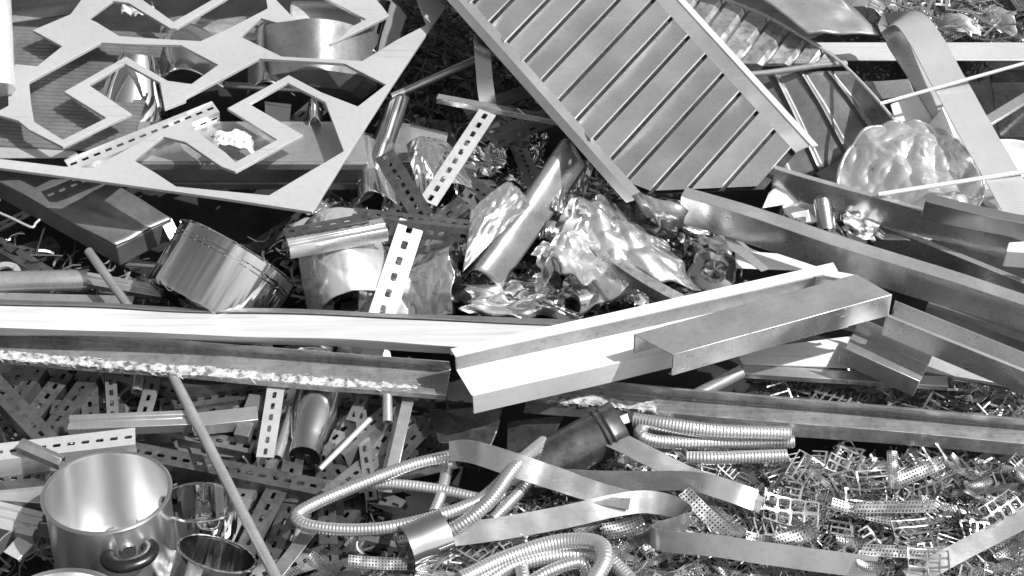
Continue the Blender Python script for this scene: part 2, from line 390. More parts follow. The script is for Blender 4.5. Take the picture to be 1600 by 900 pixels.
patch('bright_duct', [(560, 20, .16), (636, 26, .14), (612, 110, .12), (540, 100, .14)], 'polish', 'polished duct piece with a sharp highlight beside the dark gap', 'duct', bu=.06, seed=9)
patch('grey_cover', [(250, 28, .17), (430, 28, .17), (430, 64, .17), (250, 64, .17)], 'steel', 'flat grey cover seen behind the upper chevron', 'metal panel', amp=.012, seed=12)
patch('pale_cover', [(455, 2, .18), (585, 2, .18), (585, 62, .16), (455, 62, .16)], 'pale', 'smooth pale cover under the upper right chevron', 'metal panel', bv=.03, seed=13)
patch('torn_white_offcut', [(195, 8, .16), (240, 6, .17), (240, 30, .17), (190, 28, .16)], 'film', 'torn white scrap behind the first chevron', 'offcut', amp=.02, nc=4, camp=.3, seed=14, edge=.3)
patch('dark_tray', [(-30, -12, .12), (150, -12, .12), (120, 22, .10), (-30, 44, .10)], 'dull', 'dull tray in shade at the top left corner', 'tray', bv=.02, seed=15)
patch('crumpled_rag', [(330, 210, .235), (388, 204, .24), (398, 238, .235), (340, 246, .235)], 'film', 'crumpled white rag lying inside a diamond opening', 'rag', bu=.02, bv=.02, facet=.35, nf=7, smooth=13, nu=50, nv=50, amp=.015, seed=16, edge=.35)
rod(P(352, 133, .16), P(470, 140, .16), .009, 'dull', 'dark bar lying behind the diamond frame under the sheet', 'bar', 'bar')
slotted(P(432, 202, .17), P(492, 150, .18), .04, .03, 'slot', 'short slotted angle under the diamond opening', roll=.2)
patch('shiny_bracket', [(413, 155, .2), (455, 158, .2), (450, 205, .19), (415, 195, .19)], 'brush', 'small shiny bracket seen inside the diamond opening', 'bracket', nc=4, camp=.3, seed=21)
patch('bright_bottle_cap', [(482, 165, .2), (505, 165, .2), (505, 200, .19), (482, 200, .19)], 'polish', 'small polished cup seen inside the diamond opening', 'cup', bu=.04, bv=.02, seed=22)
# stacked trays whose front edges show below
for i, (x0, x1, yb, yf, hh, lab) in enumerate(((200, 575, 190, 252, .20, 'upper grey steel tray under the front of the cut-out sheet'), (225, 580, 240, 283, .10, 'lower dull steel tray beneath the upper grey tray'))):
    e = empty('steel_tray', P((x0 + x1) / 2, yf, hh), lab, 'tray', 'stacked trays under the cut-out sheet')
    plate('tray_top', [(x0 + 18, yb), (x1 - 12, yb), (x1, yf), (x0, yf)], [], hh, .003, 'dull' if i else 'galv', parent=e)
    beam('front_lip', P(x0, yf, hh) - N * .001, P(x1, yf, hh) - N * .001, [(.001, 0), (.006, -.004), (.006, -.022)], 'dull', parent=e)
# dented box below the front edge
e = empty('steel_box', P(180, 400, .08), 'grey dented steel box with closed lid below the front edge of the pale sheet', 'box')
def boxpts(pp, h, dz, name, m, parent):
    top = [P(x, y, h) for x, y in pp]; bot = [p - N * dz for p in top]; k = len(pp)
    F = [tuple(range(k)), tuple(range(2 * k - 1, k - 1, -1))] + [(i, i + k, (i + 1) % k + k, (i + 1) % k) for i in range(k)]
    return mk(name, top + bot, F, m, parent=parent, bevel=.003)
bb = boxpts([(182, 387), (-60, 252), (40, 205), (268, 342)], .105, .062, 'box_body', 'dull', e)
patch('lid', [P(182, 387, .105) + N * .002, P(-60, 252, .105) + N * .002, P(40, 205, .105) + N * .002, P(268, 342, .105) + N * .002], 'dull', parent=e, amp=.006, seed=31, th=.003)
beam('handle_plate', P(268, 340, .10), P(284, 372, .07), [(0, 0), (.03, .004)], 'steel', parent=e)
# wire handle
e = [P(0, 312, .14), P(-14, 326, .14), P(49, 355, .14), P(62, 343, .14)]
sweep('wire_handle', catmull([e[0], e[0].lerp(e[1], .5), e[1], e[1].lerp(e[2], .5), e[2], e[2].lerp(e[3], .5), e[3]], .006), .0032, 'pale', 'bent bright wire handle beside the grey box at the left edge', 'handle')
slotted(P(2, 370, .03), P(112, 438, .0), .05, .03, 'slot', 'slotted angle with burred edges under the grey box', roll=.3)
lathe('bright_lever', P(6, 432, .04), N, [(.026, 0), (.026, .008), (.042, .008), (.042, 0), (.026, 0)], 'pale', 'bright ring of a cast bracket at the left edge', 'bracket')
beam('round_gutter', P(-30, 438, .07), P(140, 434, .07), [(.01 + .028 * math.sin(a), .028 * math.cos(a)) for a in [i * .32 for i in range(-4, 8)]], 'steel', 'half round channel lying above the long pale beam', 'channel', t=.002)
beam('flat_channel', P(-30, 456, .07), P(210, 462, .07), [(0, -.012), (0, 0), (.03, 0), (.03, -.012)], 'galv', 'flat channel tucked behind the long pale beam at left', 'channel')
beam('rail_stub', P(134, 424, .08), P(258, 446, .06), [(0, 0), (.012, 0), (.012, -.006), (.022, -.006), (.022, 0), (.038, 0), (.038, -.016)], 'steel', 'short grooved rail ending behind the thin rod', 'rail')
rod(P(138, 392, .15), P(222, 508, .13), .0105, 'galv', 'short grey rod leaning out behind the long pale beam')
# tipped pot
def pot(name, c, ax, r, hgt, m, label, lip=.006, dent=0., seed=0, handle=None, group='steel cooking pots', rings=False):
    e = empty(name, c, label, 'pot', group); t = .0022
    lathe('pot_body', c, ax, [(.001, 0), (r * .90, 0), (r * .97, hgt * .03), (r, hgt * .10), (r, hgt), (r - t, hgt), (r - t, hgt * .10), (r * .95, hgt * .04), (r * .89, t), (.001, t)], m, parent=e, seg=72, dent=dent, seed=seed)
    top = c + ax.normalized() * hgt
    lathe('rim', top, ax, [(r - t + lip * .0, -.001), (r + lip * .6, .001), (r + lip * .8, .003), (r + lip * .3, .005), (r - t, .0045), (r - t * 1.3, .002), (r - t, -.001)], m, parent=e, seg=72, dent=dent, seed=seed)
    if rings:
        for k in (.86, .80): lathe('bead', c + ax.normalized() * hgt * k, ax, [(r, -.003), (r + .003, 0), (r, .003)], m, parent=e, seg=72)
    return e
pot('cooking_pot', P(372, 400, .19) - D(.46, .70, .43).normalized() * .16, D(.46, .70, .43), .150, .16, 'potp', 'dented polished pot lying tipped over under the sheet corner', dent=.035, seed=2, rings=True)

# ------------------------------------------------------------------ centre: crushed sheets and slotted angles
patch('crushed_basin', [(466, 362, .15), (590, 340, .19), (625, 470, .12), (485, 505, .08)], 'foilw', 'large crushed shiny basin behind the long pale beam', 'basin', bu=.08, bv=.03, facet=.16, nf=4, seed=41, nu=70, nv=70, smooth=13, crinkle=0.006)
patch('crushed_bowl', [(560, 365, .15), (704, 355, .15), (708, 500, .10), (560, 500, .10)], 'foil', 'crushed bowl with creased shiny walls beside the bright slotted angle', 'bowl', bu=-.03, bv=.05, facet=.34, nf=7, seed=44, nu=80, nv=80, smooth=13, edge=.08, crinkle=0.018)
patch('torn_edge_sheet', [(455, 335, .12), (560, 322, .15), (560, 355, .15), (460, 385, .12)], 'pale', 'torn pale sheet end under the corner of the cut-out sheet', 'metal sheet', nc=4, camp=.2, seed=45, edge=.2)
rod(P(520, 512, .10), P(605, 462, .13), .007, 'pale', 'thin bright rod poking out behind the pale beam', 'rod')
slotted(P(664, 352, .24), P(590, 580, .115), .06, .04, 'white', 'bright slotted angle standing steeply and passing under the pale beam', roll=math.radians(12), pitch=.040, sl=.021, sw=.0145)
slotted(P(552, 324, .235), P(738, 344, .235), .05, .035, 'slot', 'grey slotted angle lying level above the crushed bowl', roll=math.radians(20), pitch=.0235, sl=.0145, sw=.011)
beam('double_rail', P(445, 368, .285), P(598, 340, .275), [(0, 0), (.016, 0), (.018, .005), (.026, .005), (.028, 0), (.036, 0), (.038, .005), (.046, .005), (.05, -.01), (.05, -.028)], 'steel', 'grooved double rail ending beside the tipped pot', 'rail')
slotted(P(442, 357, .295), P(572, 333, .288), .026, .01, 'slot', 'narrow slotted strip lying on the grooved double rail', pitch=.03, sl=.014, sw=.006)
slotted(P(614, 232, .26), P(676, 330, .24), .05, .045, 'slot', 'grey slotted angle leaning right below the dark gap', roll=math.radians(-18), pitch=.024, sl=.014, sw=.010)
slotted(P(775, 180, .27), P(682, 322, .23), .045, .04, 'pale', 'shiny slotted channel leaning left against the level slotted angle', roll=math.radians(5), pitch=.03, sl=.018, sw=.012)
patch('folded_flue', [(602, 165, .20), (640, 160, .2), (600, 290, .14), (558, 292, .14)], 'brush', 'folded shiny flue hanging below the right edge of the cut-out sheet', 'flue', bu=.04, nc=4, camp=.2, seed=50)
patch('bent_white_sheet', [(635, 225, .17), (705, 215, .19), (745, 310, .12), (660, 325, .13)], 'foil', 'bent bright sheet between the two leaning slotted angles', 'metal sheet', bu=.05, facet=.35, nf=7, smooth=13, nu=50, nv=50, seed=51, crinkle=0.01)
patch('grey_triangle_sheet', [(618, 190, .15), (700, 205, .15), (690, 260, .13), (600, 250, .13)], 'steel', 'grey sheet offcut below the dark gap', 'metal sheet', nc=2, camp=.1, seed=52)
patch('cone_offcut', [(560, 235, .14), (600, 230, .16), (622, 320, .14), (560, 320, .13)], 'foil', 'bright cone shaped offcut left of the leaning angle', 'offcut', bu=.05, seed=54)
patch('mottled_shell', [(793, 284, .25), (828, 322, .22), (722, 428, .20), (735, 330, .23)], 'foil', 'speckled pale curved shell standing beside the dark duct', 'curved shell', bu=.02, bv=.015, amp=.006, fr=8, seed=55, crinkle=0.004)
patch('dark_duct', [(872, 232, .20), (915, 262, .20), (782, 455, .12), (722, 440, .12)], 'steel', 'long dark polished duct running down beside the speckled shell', 'duct', bu=.06, seed=56, nc=3, camp=.06)
patch('duct_flap', [(880, 240, .21), (930, 250, .20), (905, 330, .17), (860, 330, .18)], 'foil', 'crumpled bright flap at the top of the dark duct', 'flap', facet=.35, nf=7, smooth=13, nu=50, nv=50, seed=57, crinkle=0.012)
patch('crumpled_tail', [(850, 270, .15), (905, 280, .16), (872, 380, .12), (830, 370, .12)], 'steel', 'crumpled grey tail of sheet between duct and crushed drum', 'metal sheet', facet=.35, nf=7, smooth=13, nu=50, nv=50, seed=58, crinkle=0.016)
patch('crushed_drum', [(862, 345, .19), (985, 330, .21), (1092, 452, .16), (905, 485, .15)], 'foil', 'crushed creased drum in the middle of the heap', 'drum', bu=.08, bv=.05, facet=.5, nf=9, smooth=13, seed=61, nu=70, nv=70, edge=.12, crinkle=0.026)
patch('crushed_lobe', [(838, 385, .19), (925, 375, .21), (945, 460, .17), (850, 470, .15)], 'foilw', 'bulging crumpled sheet in front of the crushed drum', 'metal sheet', bu=.06, bv=.06, facet=.4, nf=6, smooth=13, seed=62, edge=.2, nu=50, nv=50, crinkle=0.02)
beam('dented_rail', P(917, 364, .27), P(1072, 458, .235), [(0, 0), (.028, .0), (.030, -.026)], 'mottle', 'dirty flat rail lying across the crushed drum', 'rail', nseg=12, wob=.006)
patch('pale_sheet_end', [(725, 440, .12), (850, 425, .14), (900, 500, .1), (735, 500, .09)], 'foil', 'crumpled sheet end behind the joint of the two beams', 'metal sheet', facet=.35, nf=7, smooth=13, nu=50, nv=50, seed=63, edge=.15, crinkle=0.016)
beam('bent_tube', P(905, 470, .16), P(985, 452, .17), [(.012 * math.cos(a), .012 * math.sin(a)) for a in [i * .7 for i in range(9)]], 'pale', 'small bent bright tube in front of the crushed drum', 'tube', closed=True)
lathe('can_end', P(1116, 425, .13), D(-.1, -.45, .8), [(.002, .02), (.02, .03), (.03, .012), (.05, .008), (.056, .014), (.058, .004), (.056, -.05)], 'brush', 'round dented can end right of the crushed drum', 'can', dent=.28, seed=5)
rod(P(612, 152, .10), P(748, 92, .14), .011, 'galv', 'straight rod crossing the dark gap beside the cut-out sheet')
beam('square_bar', P(685, 146, .26), P(880, 182, .26), [(0, 0), (.018, 0), (.018, -.018), (0, -.018)], 'steel', 'dark square bar under the left edge of the slatted panel', 'bar', closed=True)
ribbon([(752, 50, .26, 10), (756, 110, .22, 20), (762, 160, .17, 0), (772, 200, .12, -20)], .042, 'brush', 'curved shiny strap hanging below the corner of the slatted panel')
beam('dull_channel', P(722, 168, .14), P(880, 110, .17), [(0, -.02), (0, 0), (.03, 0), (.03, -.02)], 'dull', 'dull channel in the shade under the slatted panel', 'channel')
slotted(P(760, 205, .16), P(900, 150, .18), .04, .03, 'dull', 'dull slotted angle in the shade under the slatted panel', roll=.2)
for i, q in enumerate([(640, 260, 90, 60, 'brush'), (790, 215, 90, 60, 'dull'), (690, 390, 60, 100, 'steel'), (930, 300, 100, 60, 'steel'), (1010, 350, 90, 50, 'mottle'), (760, 260, 70, 60, 'brush'), (700, 450, 50, 60, 'dull'), (820, 300, 60, 60, 'brush'), (1060, 330, 60, 50, 'dull')]):
    x, y, w, hh, m = q
    patch('crumpled_sheet', [(x - w / 2, y - hh / 2, .06), (x + w / 2, y - hh / 2 + 8, .1), (x + w / 2, y + hh / 2, .07), (x - w / 2, y + hh / 2 - 6, .05)], m,
          ['crumpled sheet fragment between the leaning slotted angle and the cut-out sheet', 'dull crumpled fragment under the dark square bar', 'crumpled fragment in the gap right of the bright slotted angle', 'crumpled fragment under the left edge of the slatted panel', 'mottled crumpled fragment above the round can end', 'crumpled fragment above the speckled curved shell', 'dull crumpled fragment low beside the foot of the bright slotted angle', 'crumpled fragment between speckled shell and dark duct', 'dull crumpled fragment under the torn flap'][i], 'metal sheet', facet=.4, nf=6, crinkle=.02, smooth=13, nu=40, nv=40, seed=70 + i, edge=.12, group='crumpled fragments in the middle')

# ------------------------------------------------------------------ slatted panel (top centre)
def slatted():
    e = empty('slatted_panel', P(1000, 300, .24), 'big pale panel of parallel slats with folded side flanges lying aslant at the top', 'panel')
    def hh(k): return .385 - .0085 * k + .006 * math.sin(k * .7)
    def Lp(k): return Vector((735 + 27 * k, 10 + 30.5 * k))
    def Rp(k): return Vector((1053 + 26.8 * (k - 6), 25 + 29.3 * (k - 6)))
    def q(k, t, dh=0.):      # k counts slats along the side, t runs across from left flange to right flange
        p = Lp(k).lerp(Rp(k), t); return P(p.x, p.y, hh(k) + .02 * t + dh)
    def tmin(k):             # the lower end is sheared off aslant
        yl = 302 - 6 * max(0, (k - 9)) * .4; a, b = Lp(k).y, Rp(k).y
        return max(0., (a - yl) / (a - b))
    K0, K1 = -4, 13.2; V = []; F = []; nb = 30
    for i in range(nb + 1):
        k = K0 + (K1 - K0) * i / nb; V += [q(k, tmin(k) - .02, -.022), q(k, 1.02, -.022)]
    for i in range(nb): F.append((2 * i, 2 * i + 2, 2 * i + 3, 2 * i + 1))
    mk('backing_sheet', V, F, 'dark', parent=e, solid=.002)  # dark colour stands in for shade in the gaps between slats
    rr = random.Random(3)
    for i in range(K0, 13):
        s0 = i + .04; s1 = i + .925; nn = 12; V = []; F = []
        j0 = rr.uniform(-.002, .002); tl = rr.uniform(-.006, .006); sg = rr.uniform(-.006, .006); t0, t1 = tmin(s0) + .01, tmin(s1) + .01
        for k in range(nn + 1):
            f = k / nn
            prof = [(s0, -.021), (s0 + .03, -.004), (s0 + .45, .0), (s1 - .06, .006), (s1, .002), (s1, -.021)]
            for (s, dz) in prof:
                ta = t0 + (t1 - t0) * (s - s0) / (s1 - s0); t = ta + (.985 - ta) * f
                wv = .007 * noise.noise(Vector((t * 4, s * .8, 0))) + .0018 * noise.noise(Vector((t * 11, i * 3.3, 2)))
                V.append(q(s, t, dz + wv + j0 + tl * (s - s0) + sg * math.sin(math.pi * f)))
        for k in range(nn):
            for j in range(5): a = k * 6 + j; F.append((a, a + 1, a + 7, a + 6))
        F += [(0, 1, 2, 3, 4, 5), tuple(nn * 6 + j for j in (5, 4, 3, 2, 1, 0))]
        mk('slat', V, F, 'panel', parent=e, smooth=28)
    def flange(base, o0, h0, o1, h1, ka, kb, m='panel'):
        V = []; F = []; nn = 18
        for i in range(nn + 1):
            k = ka + (kb - ka) * i / nn; p = base(k); a = P(p.x + o0[0], p.y + o0[1], hh(k) + h0); b = P(p.x + o1[0], p.y + o1[1], hh(k) + h1); V += [a, b, b - N * .004, a - N * .004]
        for k in range(nn):
            for j in range(4): F.append((k * 4 + j, k * 4 + (j + 1) % 4, k * 4 + 4 + (j + 1) % 4, k * 4 + 4 + j))
        F += [(0, 1, 2, 3), tuple(nn * 4 + j for j in (3, 2, 1, 0))]
        return mk('side_flange', V, F, m, parent=e)
    flange(Lp, (5, -4), .006, (-8, 2), .010, K0, 9.6); flange(Lp, (-8.5, 2), .009, (-21, 6), -.010, K0, 9.8, 'white')
    flange(Rp, (-3, 2), .012, (20, -10), .016, K0, 13.2); flange(Rp, (20.5, -10), .020, (30, -12), .024, K0, 13.3, 'white')
    # torn lower skirt
    V = []; F = []; n = 26
    pts = [(930, 225), (960, 262), (1004, 303), (1030, 312), (1060, 316), (1090, 314), (1120, 308)]
    for k in range(n + 1):
        f = k / n * 6; i = min(5, int(f)); a = Vector(pts[i]).lerp(Vector(pts[i + 1]), f - i)
        drop = 14 + 30 * math.sin(math.pi * min(1, k / n * 1.15)) + 10 * noise.noise(Vector((k * .6, 0, 4)))
        h0 = .30 + .03 * k / n
        V += [P(a.x, a.y, h0 - .012), P(a.x + 6, a.y + drop * .5, h0 - .03), P(a.x + 14, a.y + drop, h0 - .075)]
    for k in range(n):
        for j in range(2): a = k * 3 + j; F.append((a, a + 1, a + 4, a + 3))
    mk('torn_skirt', V, F, 'steel', parent=e, smooth=60, solid=.002)
slatted()
patch('torn_flap', [(985, 300, .22), (1075, 318, .22), (1112, 362, .17), (1030, 352, .17)], 'steel', 'torn curling flap under the lower corner of the slatted panel', 'flap', bu=.02, facet=.35, nf=7, smooth=13, nu=50, nv=50, seed=81, edge=.25, crinkle=0.012)
ribbon([(1085, 330, .2, 20), (1130, 362, .2, 10), (1165, 392, .2, 0), (1200, 408, .2, 0)], .03, 'galv', 'narrow curved strip below the torn flap', group='flat steel straps')

# ------------------------------------------------------------------ second, bent slatted panel behind
def bent_panel():
    e = empty('bent_slatted_panel', P(1300, 180, .2), 'buckled slatted panel half in shade behind the big slatted panel', 'panel')
    top = [(1050, -26), (1110, -8), (1190, 22), (1258, 60), (1312, 96), (1362, 146), (1404, 196)]
    def tp(f): k = max(0, min(5, int(f))); return Vector(top[k]).lerp(Vector(top[k + 1]), f - k)
    def lo(a): t = max(.02, (104 - a.y) / 122); return Vector((a.x - 92 * t, a.y + 122 * t))
    V = []; F = []; m = 24
    for i in range(m + 1):
        a = tp(4.05 * i / m); b = lo(a); V += [P(a.x, a.y, .25), P(b.x, b.y, .235)]
    for i in range(m): F.append((2 * i, 2 * i + 2, 2 * i + 3, 2 * i + 1))
    mk('backing_sheet', V, F, 'dull', parent=e, solid=.002, smooth=60)
    for i in range(9):
        a, b = tp(i * .45), tp(i * .45 + .40); c, d = lo(a), lo(b)
        q4 = [P(a.x, a.y, .252), P(b.x, b.y, .252), P(d.x, d.y, .238), P(c.x, c.y, .238)]
        V = [p + N * .002 for p in q4] + [p + N * .010 for p in [q4[0].lerp(q4[1], .08), q4[0].lerp(q4[1], .8), q4[3].lerp(q4[2], .8), q4[3].lerp(q4[2], .08)]]
        mk('slat', V, [(4, 5, 6, 7), (0, 1, 5, 4), (1, 2, 6, 5), (2, 3, 7, 6), (3, 0, 4, 7)], 'mottle', parent=e)
    sweep('edge_roll', catmull([P(*p, .262) for p in top], .01), .004, 'pale', parent=e, seg=8)
    V = []; F = []
    for i in range(m + 1):
        f = i / m; a = P(1100 + 222 * f, 112 - 14 * f + 4 * math.sin(f * 5), .25); V += [a, a + D(.003, -.010, .0), a + D(.004, -.013, -.008)]
    for i in range(m):
        for j in range(2): k = i * 3 + j; F.append((k, k + 1, k + 4, k + 3))
    mk('fold_lip', V, F, 'pale', parent=e, smooth=60, solid=.002)
    # lower part, turned down beyond the fold; darker metal stands in for dark reflections
    V = []; F = []; nu, nv = 100, 16
    for j in range(nv + 1):
        for i in range(nu + 1):
            u = i / nu; v = j / nv; a = Vector((1150 + 175 * u, 112 - 10 * u)); t_ = tp(4.3 + 1.7 * v); lp = Vector((1150 + 70 * v, 112 + 190 * v)); p = lp.lerp(t_, u)
            V.append(P(p.x, p.y, .235 - .10 * v - .13 * (1 - u) * (.3 + .7 * v) + .006 * math.sin(math.pi * u) + .007 * math.exp(-(((u * 4.2 + .1) % 1 - .5) / .07) ** 2) + .004 * noise.noise(Vector((u * 3, v * 3, 1)))))
    for j in range(nv):
        for i in range(nu): k = j * (nu + 1) + i; F.append((k, k + 1, k + nu + 2, k + nu + 1))
    mk('turned_down_part', V, F, 'dull', parent=e, smooth=35, solid=.002)
bent_panel()
patch('flat_dark_panel', [(1085, -40, .33), (1318, -2, .33), (1376, 54, .30), (1196, -2, .32)], 'dull', 'flat grey panel with a bright edge above the buckled slatted panel', 'panel', th=.006, seed=91)
patch('grey_top_panel', [(1130, -45, .335), (1300, -12, .335), (1374, 56, .312), (1262, 52, .312)], 'steel', 'smooth grey panel at the top edge above the white flat bar', 'panel', th=.006, seed=92, amp=.006)
beam('flat_bar', P(1268, 66, .19), P(1680, 66, .19), [(0, 0), (.068, -.004)], 'sheet', 'wide white flat bar lying level behind the folded strap', 'flat bar', t=.004)
# folded wide strap
ribbon([(1560, 320, .20, 0), (1490, 190, .25, 0), (1420, 78, .30, 0), (1400, 44, .33, 0), (1404, 30, .355, 0), (1425, 34, .375, 0), (1452, 72, .37, 0), (1540, 230, .33, 0), (1600, 335, .30, 0)], .088, 'band',
       'wide grey band folded back on itself at the upper right', t=.003, name='folded_band', cat='band', group=None)
patch('white_shard', [(1392, 162, .27), (1450, 142, .27), (1474, 198, .25), (1404, 206, .25)], 'white', 'white sheet shard left of the folded band', 'shard', nc=2, camp=.1, seed=93)
patch('white_shard', [(1446, 200, .27), (1474, 166, .27), (1496, 214, .25), (1466, 226, .25)], 'white', 'small white shard between the folded band and the crushed dish', 'shard', nc=2, camp=.1, seed=94)
rod(P(1375, 162, .34), P(1640, 88, .40), .0045, 'white', 'thin white rod crossing in front of the folded band')
rod(P(1372, 304, .31), P(1640, 262, .33), .0055, 'white', 'thin white rod crossing in front of the crushed dish')
# crushed dish
def crushed_dish(cx, cy, h, ax, r, seed):
    rr = random.Random(seed); c = P(cx, cy, h); ax = ax.normalized(); x = (E1 - ax * ax.dot(E1)).normalized(); y = ax.cross(x); nr_, ns = 60, 200
    sets = [[(rr.uniform(-1, 1), rr.uniform(-1, 1), rr.uniform(-.8, .8), rr.uniform(-.8, .8)) for k in range(11)] for z in range(4)]
    def hh(u, v): return sum((1, -1, .8, -.8)[z] * .055 * max(a * (u - e) + b * (v - f) for (a, b, e, f) in st) for z, st in enumerate(sets))
    V = []; F = []; edge = []
    for i in range(nr_ + 1):
        for k in range(ns):
            q = i / nr_; a = 2 * math.pi * k / ns; w = 1 + .05 * noise.noise(Vector((math.cos(a) * 1.5, math.sin(a) * 1.5, seed))); u, v = q * w * math.cos(a), q * w * math.sin(a)
            p = c + x * (r * u) + y * (r * v) + ax * (hh(u, v) * (1 - .55 * q ** 6) + .012 * (1 - q * q) + .028 * abs(noise.noise(Vector((u * 1.3 + .4, v * 1.3, seed)))) + .022 * abs(noise.noise(Vector((u * 2.8, v * 2.8, seed + 4)))) + .005 * abs(noise.noise(Vector((u * 6, v * 6, seed + 9)))))
            V.append(p)
            if i == nr_: edge.append(p)
    for i in range(nr_):
        for k in range(ns): F.append((i * ns + k, i * ns + (k + 1) % ns, (i + 1) * ns + (k + 1) % ns, (i + 1) * ns + k))
    e = empty('crushed_dish', c, 'large crushed bright round dish with deep folds and a rolled rim', 'dish')
    mk('dish_skin', V, F, 'foilw', parent=e, smooth=13, solid=.001)
    sweep('rim', edge + [edge[0]], .0045, 'foil', parent=e, seg=8, caps=False)
crushed_dish(1420, 292, .215, D(-.08, -.16, 1), .172, 5)
lathe('pale_plate', P(1585, 305, .20), D(0, -.2, 1), [(.002, 0), (.14, .002), (.15, .014), (.156, .014), (.15, .0), (.13, -.006), (.002, -.006)], 'white', 'round pale plate cut off by the right picture edge', 'plate', seg=64)
patch('round_cover', [(1520, 300, .23), (1610, 270, .24), (1620, 330, .22), (1560, 345, .22)], 'galv', 'grey bracket lying on the round pale plate', 'bracket', nc=3, camp=.1, seed=98)
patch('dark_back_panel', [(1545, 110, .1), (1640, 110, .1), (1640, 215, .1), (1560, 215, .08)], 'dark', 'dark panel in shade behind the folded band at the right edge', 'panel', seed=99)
beam('narrow_bar', P(1500, 205, .12), P(1640, 120, .12), [(0, 0), (.03, 0), (.03, -.01)], 'steel', 'dark narrow bar at the right edge behind the folded band', 'bar')
patch('grey_side_sheet', [(1330, 130, .14), (1420, 125, .16), (1430, 150, .15), (1340, 160, .12)], 'steel', 'narrow dark sheet end beside the white shard', 'metal sheet', nc=3, camp=.1, seed=100)

# ------------------------------------------------------------------ channels at the right
UCH = [(0, -.03), (0, 0), (.045, 0), (.045, -.07)]
beam('steel_channel', P(1072, 292, .33), P(1680, 482, .33), [(.0, -.03), (0, 0), (.034, 0), (.034, -.082), (.026, -.082)], 'steel', 'long grey channel running from the slatted panel down to the right edge', 'channel', nseg=30, wob=.002, seed=1)
beam('steel_channel', P(1212, 258, .30), P(1700, 398, .30), [(.0, -.03), (0, 0), (.012, 0), (.012, -.076), (.004, -.076)], 'steel', 'second long grey channel behind and above the first one', 'channel', nseg=30, wob=.002, seed=2)
beam('steel_channel', P(1374, 344, .22), P(1640, 452, .22), [(.0, -.03), (0, 0), (.014, 0), (.014, -.07)], 'steel', 'shaded channel below the second long channel', 'channel')
beam('steel_channel', P(1446, 310, .35), P(1680, 358, .35), [(-.02, -.028), (-.02, 0), (.008, -.001), (.012, -.05)], 'brush', 'short glossy channel resting on the second long channel', 'channel', nseg=20, wob=.004, seed=3)
b_ = boxpts([(1572, 392), (1576, 378), (1660, 372), (1660, 398)], .36, .05, 'white_block', 'white', None); tag(b_, 'small white folded end piece at the right edge on the channels', 'end piece')
lathe('small_pan', P(1250, 335, .16), D(.1, -.2, 1), [(.002, 0), (.045, 0), (.05, .01), (.052, .04), (.055, .04), (.052, 0)], 'polish', 'small polished pan between the two long channels', 'pan')
rod(P(1285, 312, .24), P(1292, 360, .2), .022, 'brush', 'short shiny tube end between the two long channels', 'tube', 'tube_end')
patch('white_crumple', [(1318, 326, .24), (1378, 340, .23), (1362, 378, .2), (1318, 362, .2)], 'film', 'crumpled white foil between the two long channels', 'foil', facet=.35, nf=7, smooth=13, nu=50, nv=50, seed=103, amp=.02, edge=.15, crinkle=0.016)
patch('bright_sliver', [(1200, 300, .24), (1222, 282, .26), (1250, 315, .22), (1190, 325, .22)], 'white', 'bright sliver of sheet at the corner of the slatted panel', 'offcut', nc=3, camp=.2, seed=104)
for i in range(10):
    x = R.uniform(1225, 1400); y = R.uniform(320, 385)
    patch('small_offcut', [(x, y, .16), (x + R.uniform(15, 40), y - 8, .18), (x + 34, y + 16, .15), (x + 4, y + 20, .15)], R.choice(['polish', 'white', 'dull', 'steel']), 'small bent offcut lying in the gap between the long channels', 'offcut', nc=3, camp=.4, seed=110 + i, nu=8, nv=8, group='offcuts between the channels')
patch('white_triangle', [(1148, 392, .2), (1300, 405, .2), (1290, 425, .2), (1150, 420, .2)], 'white', 'flat white sheet lying behind the stepped beam', 'metal sheet', th=.003)
plate('grey_tab', [(1128, 362), (1146, 372), (1202, 420), (1190, 424), (1140, 388)], [], .245, .002, 'galv', 'grey pointed tab in front of the flat white sheet', 'tab')
patch('torn_white_offcut', [(385, 542, .14), (425, 536, .15), (430, 556, .14), (388, 560, .13)], 'film', 'torn white scrap between the long beam and the rail', 'offcut', facet=.4, nf=6, seed=181, nu=24, nv=24)
lathe('perforated_cup', P(545, 556, .12), D(.2, .5, .8), [(.026, -.03), (.03, .0), (.028, .02), (.012, .03), (.001, .03)], 'mottle', 'small perforated cup between the long beam and the rail', 'cup', seg=24)
patch('bent_strip_end', [(440, 540, .14), (520, 540, .15), (515, 560, .13), (445, 562, .13)], 'foil', 'bent shiny strip end between the long beam and the rail', 'offcut', bu=.02, facet=.2, seed=182, nu=24, nv=24)
# stepped beam A and inverted channel B
sb = beam('stepped_beam', P(704, 545, .27), P(1302, 410, .30), [(-.002, -.02), (0, 0), (.026, 0), (.024, -.044), (.104, -.044), (.106, -.038), (.111, -.038), (.110, -.098), (.102, -.098)], 'white', 'wide bright stepped beam crossing the middle of the heap', 'beam', ska=.17, nseg=24, wob=.0015, seed=4); sb['kind'] = 'thing'
beam('dark_reflection_strip', P(704, 545, .27), P(1302, 410, .30), [(.0275, -.003), (.0255, -.043)], 'dull', parent=sb, ska=.17, nseg=24, wob=.0015, seed=4, t=.001)  # dark strip laid over the step face, stands in for its dark reflection
e_ = beam('box_channel', P(990, 522, .325), P(1338, 428, .338), [(0, -.06), (0, 0), (.082, 0), (.082, -.068), (.074, -.068)], 'steel', 'grey inverted channel resting on the right half of the stepped beam', 'channel', ska=.7, skb=.55, nseg=20, wob=.0015, seed=5)
beam('end_clip', P(1288, 420, .325), P(1342, 430, .325), [(0, 0), (.02, 0), (.02, -.012)], 'white', 'white clip at the end of the stepped beam', 'clip')
